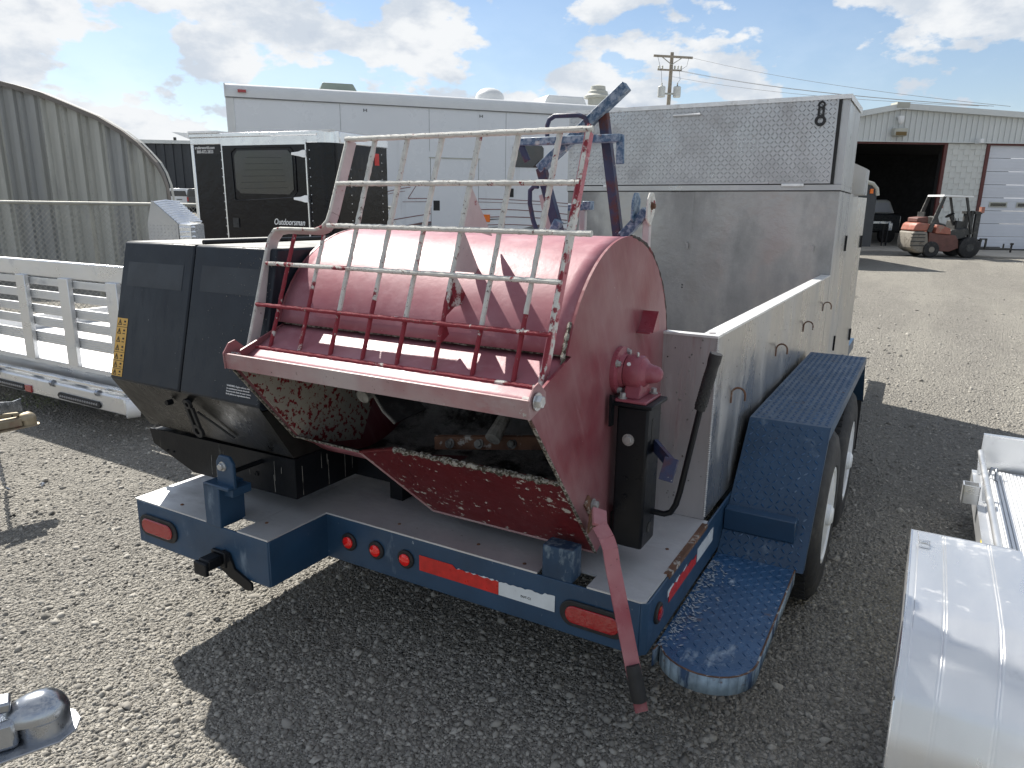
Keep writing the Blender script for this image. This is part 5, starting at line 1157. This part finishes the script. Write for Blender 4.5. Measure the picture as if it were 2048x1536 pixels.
# block pier, each block its own piece
build('pier_core', MB().box(15.52, 16.86, D + .012, D + .2, 0, 3.76), 'block', wh)
bme = None; hblk = .198; lblk = .40
mbm = MB().box(0, lblk - .010, 0, .02, 0, hblk - .006); first = None
for r_ in range(19):
    z = r_ * hblk; u = 15.50 - (lblk / 2 if r_ % 2 else 0)
    while u < 16.88:
        a, e = max(u, 15.50), min(u + lblk - .010, 16.875)
        if e - a > .05:
            if first is None:
                first = build('concrete_block', mbm, 'block', wh, smooth=False); o = first; OFFB = OFF[wh.name]; base_me = first.data
                for v in base_me.vertices: v.co += OFFB
            else:
                o = first.copy(); COL.objects.link(o)
            o.location = Vector((a, D - .010 + random.uniform(0, .0012), z)) - OFFB; o.scale = ((e - a) / (lblk - .010), 1, 1 if z + hblk < 3.76 else .9)
        u += lblk
build('pier_return', MB().box(15.50, 15.52, D + .02, D + .5, 0, 3.76), 'fl_grey', wh)
for u0 in (15.36, 16.88, ): build('door_trim', MB().box(u0, u0 + .12, D - .05, D + .05, 0, 3.76), 'maroon', wh)
build('door_trim', MB().box(10, 15.48, D - .045, D + .02, 3.70, 3.764), 'maroon', wh); build('door_trim', MB().box(16.88, 22, D - .045, D + .02, 3.70, 3.764), 'maroon', wh)
build('left_wall', MB().box(8.5, 10.6, D, D + .2, 0, 3.76), 'block', wh); build('right_wall', MB().box(21.8, 27, D, D + .2, 0, 3.76), 'block', wh)
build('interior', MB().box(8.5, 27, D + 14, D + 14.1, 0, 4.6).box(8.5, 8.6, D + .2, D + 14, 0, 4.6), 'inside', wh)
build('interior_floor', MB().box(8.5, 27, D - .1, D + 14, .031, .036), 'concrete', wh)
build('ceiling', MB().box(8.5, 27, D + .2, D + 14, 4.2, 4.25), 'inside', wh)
hs = .46
for k in range(8):
    pb_ = MB().box(17.0, 21.8, D + .05, D + .09, .06 + k * hs, .06 + (k + 1) * hs - .014)
    for j in (1, 2, 3): pb_.box(17.0, 21.8, D + .040, D + .05, .06 + k * hs + j * .11, .06 + k * hs + j * .11 + .05)
    o = build('door_panel', pb_, 'door_panel', wh, smooth=False)
    if k == 3:
        for u0 in (17.35, 18.35, 19.35, 20.35):
            f = build('window', MB().box(u0, u0 + .66, D + .02, D + .045, .06 + k * hs + .12, .06 + k * hs + .30), 'vent', o)
            OFF[f.name] = OFF[wh.name]
            build('pane', MB().box(u0 + .05, u0 + .61, D + .012, D + .02, .06 + k * hs + .155, .06 + k * hs + .265), 'glass', f) if False else None
            build('pane', MB().box(u0 + .05, u0 + .61, D + .012, D + .02, .06 + k * hs + .155, .06 + k * hs + .265), 'glass', o)
build('flood_light', MB().box(13.35, 13.82, D - .35, D - .1, 3.95, 4.22), 'vent', wh, bevel=.03); build('lamp_face', MB().box(13.40, 13.77, D - .365, D - .35, 3.97, 4.09), 'wood', wh)
build('dome_camera', MB().box(13.50, 13.62, D - .30, D - .09, 4.55, 4.62).lathe([(0, .10), (.12, .10), (.20, .09), (.26, .05), (.27, .01)], (13.56, D - .26, 4.62), (0, 0, -1), 16), 'white', wh)
build('bullet_camera', MB().box(16.38, 16.52, D - .4, D - .08, 3.74, 3.90), 'white', wh, bevel=.02)
build('threshold', MB().box(16.9, 22, D - .15, D + .1, .03, .07), 'rubber', wh)

# things in the open bay
bt = thing('covered_pickup', 'dark pickup with white cab windows parked inside the open warehouse bay', 'pickup', (14.9, 31, 0), FV)
build('body', MB().xz([(14.0, .5), (16.2, .5), (16.2, 1.15), (15.95, 1.22), (14.0, 1.22)], 31, 33), 'car_dark', bt, bevel=.06)
build('cab', MB().xz([(14.2, 1.22), (16.0, 1.22), (15.75, 1.72), (15.6, 1.78), (14.4, 1.78)], 31.2, 32.8), 'rv_trim', bt, bevel=.06)
build('window', MB().xz([(14.35, 1.28), (15.05, 1.28), (15.05, 1.66), (14.5, 1.66)], 31.17, 31.2), 'door_panel', bt); build('window', MB().xz([(15.12, 1.28), (15.85, 1.28), (15.65, 1.66), (15.12, 1.66)], 31.17, 31.2), 'door_panel', bt)
for x in (14.4, 15.7): build('wheel', MB().lathe([(0, .2), (.02, .34), (.2, .34), (.22, .2)], (x, 31.0, .34), (0, 1, 0), 20), 'tyre', bt)
st2 = thing('steel_rack', 'low steel rack with galvanised top standing at the bay mouth', 'rack', (14.3, 28.6, 0), FV)
build('top_bar', MB().box(13.3, 14.55, 28.55, 28.65, .88, .96), 'galv', st2); build('rack_end', MB().box(14.45, 14.60, 28.5, 28.7, .62, .92), 'galv', st2, bevel=.02)
build('leg', MB().box(14.28, 14.32, 28.55, 28.6, .0, .88), 'rubber', st2); build('leg', MB().box(14.44, 14.48, 28.55, 28.6, .0, .88), 'rubber', st2); build('leg', MB().box(13.4, 13.44, 28.55, 28.6, .0, .88), 'rubber', st2)
dt = thing('dark_trailer', 'dark grey enclosed trailer with rounded roof edge beside the tall aluminium body', 'trailer', (9.2, 20, 0), FV)
pf_ = [(7.6, .5), (7.6, 2.05), (7.75, 2.2), (9.45, 2.2), (9.6, 2.14), (9.70, 2.0), (9.72, .5)]
build('shell', MB().xz(pf_, 20, 24), 'dkmetal', dt, smooth=False)
build('edge_trim', MB().tube([(9.40, 19.99, 2.19), (9.56, 19.99, 2.15), (9.68, 19.99, 2.03), (9.72, 19.99, 1.85)], .05, 8), 'vent', dt)
build('lamp', MB().box(9.50, 9.58, 19.96, 20, 1.9, 2.02), 'amber', dt)
for x in (7.9, 9.2): build('wheel', MB().lathe([(0, .2), (.02, .36), (.2, .36), (.22, .2)], (x, 21, .36), (1, 0, 0), 20), 'tyre', dt)

# ================================================================== FORKLIFT
fk = thing('forklift', 'dusty orange forklift with white topped guard parked in front of the open bay', 'forklift', (13.8, 23.7, 0), FV)
D = 23.7
def fp(name, poly, y0, y1, m, bevel=.02, par=fk, **k): return build(name, MB().xz(poly, D + y0, D + y1), m, par, bevel=bevel, **k)
fp('counterweight', [(12.62, .25), (12.56, .45), (12.60, .80), (13.05, .80), (13.12, .45), (13.20, .30), (13.3, .18), (12.85, .12)], -.45, .45, 'counterweight', .05)
for z in (.35, .48, .60, .70): build('weight_groove', MB().box(12.545, 12.98, D - .47, D - .44, z, z + .03), 'fl_grey', fk)
fp('rear_hood', [(12.60, .81), (12.66, 1.02), (12.75, 1.08), (13.10, 1.05), (13.16, .81)], -.42, .42, 'orange', .05)
fp('gas_tank_rack', [(12.74, 1.08), (12.74, 1.22), (13.08, 1.26), (13.10, 1.05)], -.30, .30, 'fl_red', .03)
fp('side_panel', [(13.28, .75), (13.30, 1.02), (13.50, .99), (13.75, .90), (13.78, .72)], -.46, .46, 'orange', .02)
fp('lower_body', [(13.12, .34), (13.10, .80), (13.28, .74), (13.95, .70), (14.05, .55), (14.10, .30), (13.8, .18), (13.3, .20), (13.2, .3)], -.44, .44, 'fl_red', .02)
fp('floor_plate', [(13.75, .68), (13.8, .86), (14.3, .92), (14.45, .80), (14.2, .62), (14.0, .56)], -.42, .42, 'fl_grey', .02)
fp('seat', [(13.35, 1.0), (13.32, 1.25), (13.42, 1.28), (13.50, 1.08), (13.72, 1.02), (13.72, .95)], -.22, .22, 'fl_grey', .02)
for y in (-.46, .42):
    fp('guard_post', [(13.02, .80), (13.16, .78), (13.46, 1.88), (13.36, 1.88)], y, y + .05, 'fl_grey', .004)
    fp('guard_post', [(14.40, .75), (14.47, .75), (14.14, 1.86), (14.07, 1.86)], y, y + .05, 'fl_grey', .004)
build('guard_roof', MB().xz([(13.36, 1.87), (14.30, 1.86), (14.31, 1.90), (13.38, 1.93)], D - .46, D + .47), 'white', fk, bevel=.01)
build('roof_bar', MB().box(12.98, 13.02, D - .2, D + .2, 1.1, 1.4), 'fl_grey', fk)
build('beacon', MB().box(13.52, 13.60, D - .1, D + .02, 1.52, 1.68), 'orange', fk)
build('steering_wheel', MB().lathe([(0, .14), (.02, .14), (.02, .12), (0, .12)], (13.86, D - .1, 1.30), (-.5, 0, .85), 20), 'fl_grey', fk)
build('steering_column', MB().beam((13.88, D - .1, 1.3), (14.10, D - .1, .85), .06, .06), 'fl_grey', fk)
build('control_lever', MB().tube([(14.05, D - .2, .95), (14.0, D - .2, 1.22)], .012, 6).tube([(14.12, D - .2, .95), (14.08, D - .2, 1.22)], .012, 6), 'fl_grey', fk)
fp('dashboard', [(13.98, .85), (14.02, 1.15), (14.25, 1.12), (14.35, .85)], -.3, .3, 'fl_grey', .02)
for y in (-.34, .26): build('mast_rail', MB().box(14.55, 14.70, D + y, D + y + .08, .15, 1.42), 'fl_grey', fk, bevel=.004)
build('mast_rail', MB().box(14.42, 14.50, D - .3, D - .22, .4, 1.46), 'fl_grey', fk); build('mast_crosshead', MB().box(14.50, 14.72, D - .36, D + .36, 1.36, 1.44), 'fl_grey', fk); build('mast_tip', MB().box(14.66, 14.76, D - .38, D - .25, 1.40, 1.58), 'orange', fk)
build('hydraulic_cylinder', MB().tube([(14.52, D - .12, .3), (14.50, D - .12, 1.38)], .035, 8), 'galv', fk)
build('carriage', MB().box(14.72, 14.78, D - .48, D + .48, .28, .34).box(14.72, 14.78, D - .48, D + .48, .52, .58).box(14.73, 14.78, D - .46, D - .42, .28, .58).box(14.90, 14.94, D - .48, D - .42, .28, .62).box(14.72, 14.94, D - .48, D - .42, .58, .62), 'fl_grey', fk)
for y in (-.35, .22): build('fork', MB().box(14.78, 15.85, D + y, D + y + .12, .28, .32), 'fl_grey', fk)
build('hitch_attachment', MB().tube([(15.85, D - .3, .18), (15.86, D - .3, .42)], .03, 8).tube([(15.6, D - .3, .30), (15.6, D - .3, .45)], .025, 8).lathe([(0, .05), (.06, .05)], (15.86, D - .3, .42), (0, 0, 1), 10), 'rubber', fk)
for y in (-.50, .32):
    w = build('wheel', MB().lathe([(0, .08), (0, .22), (.02, .25), (.16, .25), (.18, .22), (.18, .08)], (13.22, D + y, .25), (0, 1, 0), 28), 'tyre', fk)
    build('hub', MB().lathe([(-.01, .09), (0, .09)], (13.22, D + y, .25), (0, 1, 0), 14), 'counterweight', w)
    w = build('wheel', MB().lathe([(0, .10), (0, .29), (.02, .325), (.20, .325), (.22, .29), (.22, .1)], (14.42, D + y, .325), (0, 1, 0), 32), 'tyre', fk)
    build('hub', MB().lathe([(-.01, .12), (0, .12)], (14.42, D + y, .325), (0, 1, 0), 14), 'fl_grey', w)

# ================================================================== UTILITY POLE
up = thing('utility_pole', 'weathered wooden utility pole with crossarm and two grey transformers', 'utility pole', (9.9, 50, 0), FV)
build('pole', MB().tube([(9.85, 50, 0), (9.95, 50, 10.75)], [.17, .11], 12), 'pole', up)
build('crossarm', MB().beam((8.75, 49.85, 10.52), (11.25, 49.85, 10.42), .10, .13), 'pole', up)
build('lower_arm', MB().beam((9.05, 49.85, 9.70), (10.60, 49.85, 9.66), .08, .10), 'pole', up)
build('brace', MB().tube([(9.93, 49.85, 10.0), (9.3, 49.85, 10.45)], .03, 6).tube([(9.93, 49.85, 10.0), (10.6, 49.85, 10.42)], .03, 6), 'fence', up)
for u0 in (9.12, 9.35, 10.15, 10.35, 10.55): build('insulator', MB().lathe([(0, .03), (.06, .07), (.10, .04), (.15, .07), (.20, .03)], (u0, 49.85, 9.74), (0, 0, 1), 10), 'vent', up)
for u0 in (9.36, 10.36):
    o = build('transformer', MB().lathe([(0, .20), (.03, .24), (.62, .24), (.66, .20)], (u0, 49.7, 8.02), (0, 0, 1), 20), 'transformer', up)
    build('bushing', MB().lathe([(0, .03), (.05, .06), (.1, .03), (.15, .05), (.22, .02)], (u0, 49.7, 8.68), (0, 0, 1), 10), 'fence', o)
build('transformer_arm', MB().box(9.5, 10.2, 49.75, 49.85, 8.2, 8.3), 'fence', up)
lw_ = MB()
for (u0, z0) in ((11.1, 10.45), (10.3, 9.66), (9.95, 9.3), (10.5, 9.66)):
    P = []
    for k in range(13): t_ = k / 12; P.append((u0 + 6.8 * t_, 49.85 - 22 * t_, z0 + (5.1 - z0) * t_ - .25 * 4 * t_ * (1 - t_)))
    lw_.tube(P, .009, 5)
for (a, b2) in (((11.0, 10.45), (10.55, 9.7)), ((9.0, 10.5), (9.36, 8.85)), ((10.45, 9.6), (10.36, 8.9))):
    lw_.tube([(a[0], 49.8, a[1]), ((a[0] + b2[0]) / 2 + .12, 49.78, (a[1] + b2[1]) / 2 - .15), (b2[0], 49.75, b2[1])], .012, 5)
build('power_line', lw_, 'wire', up)
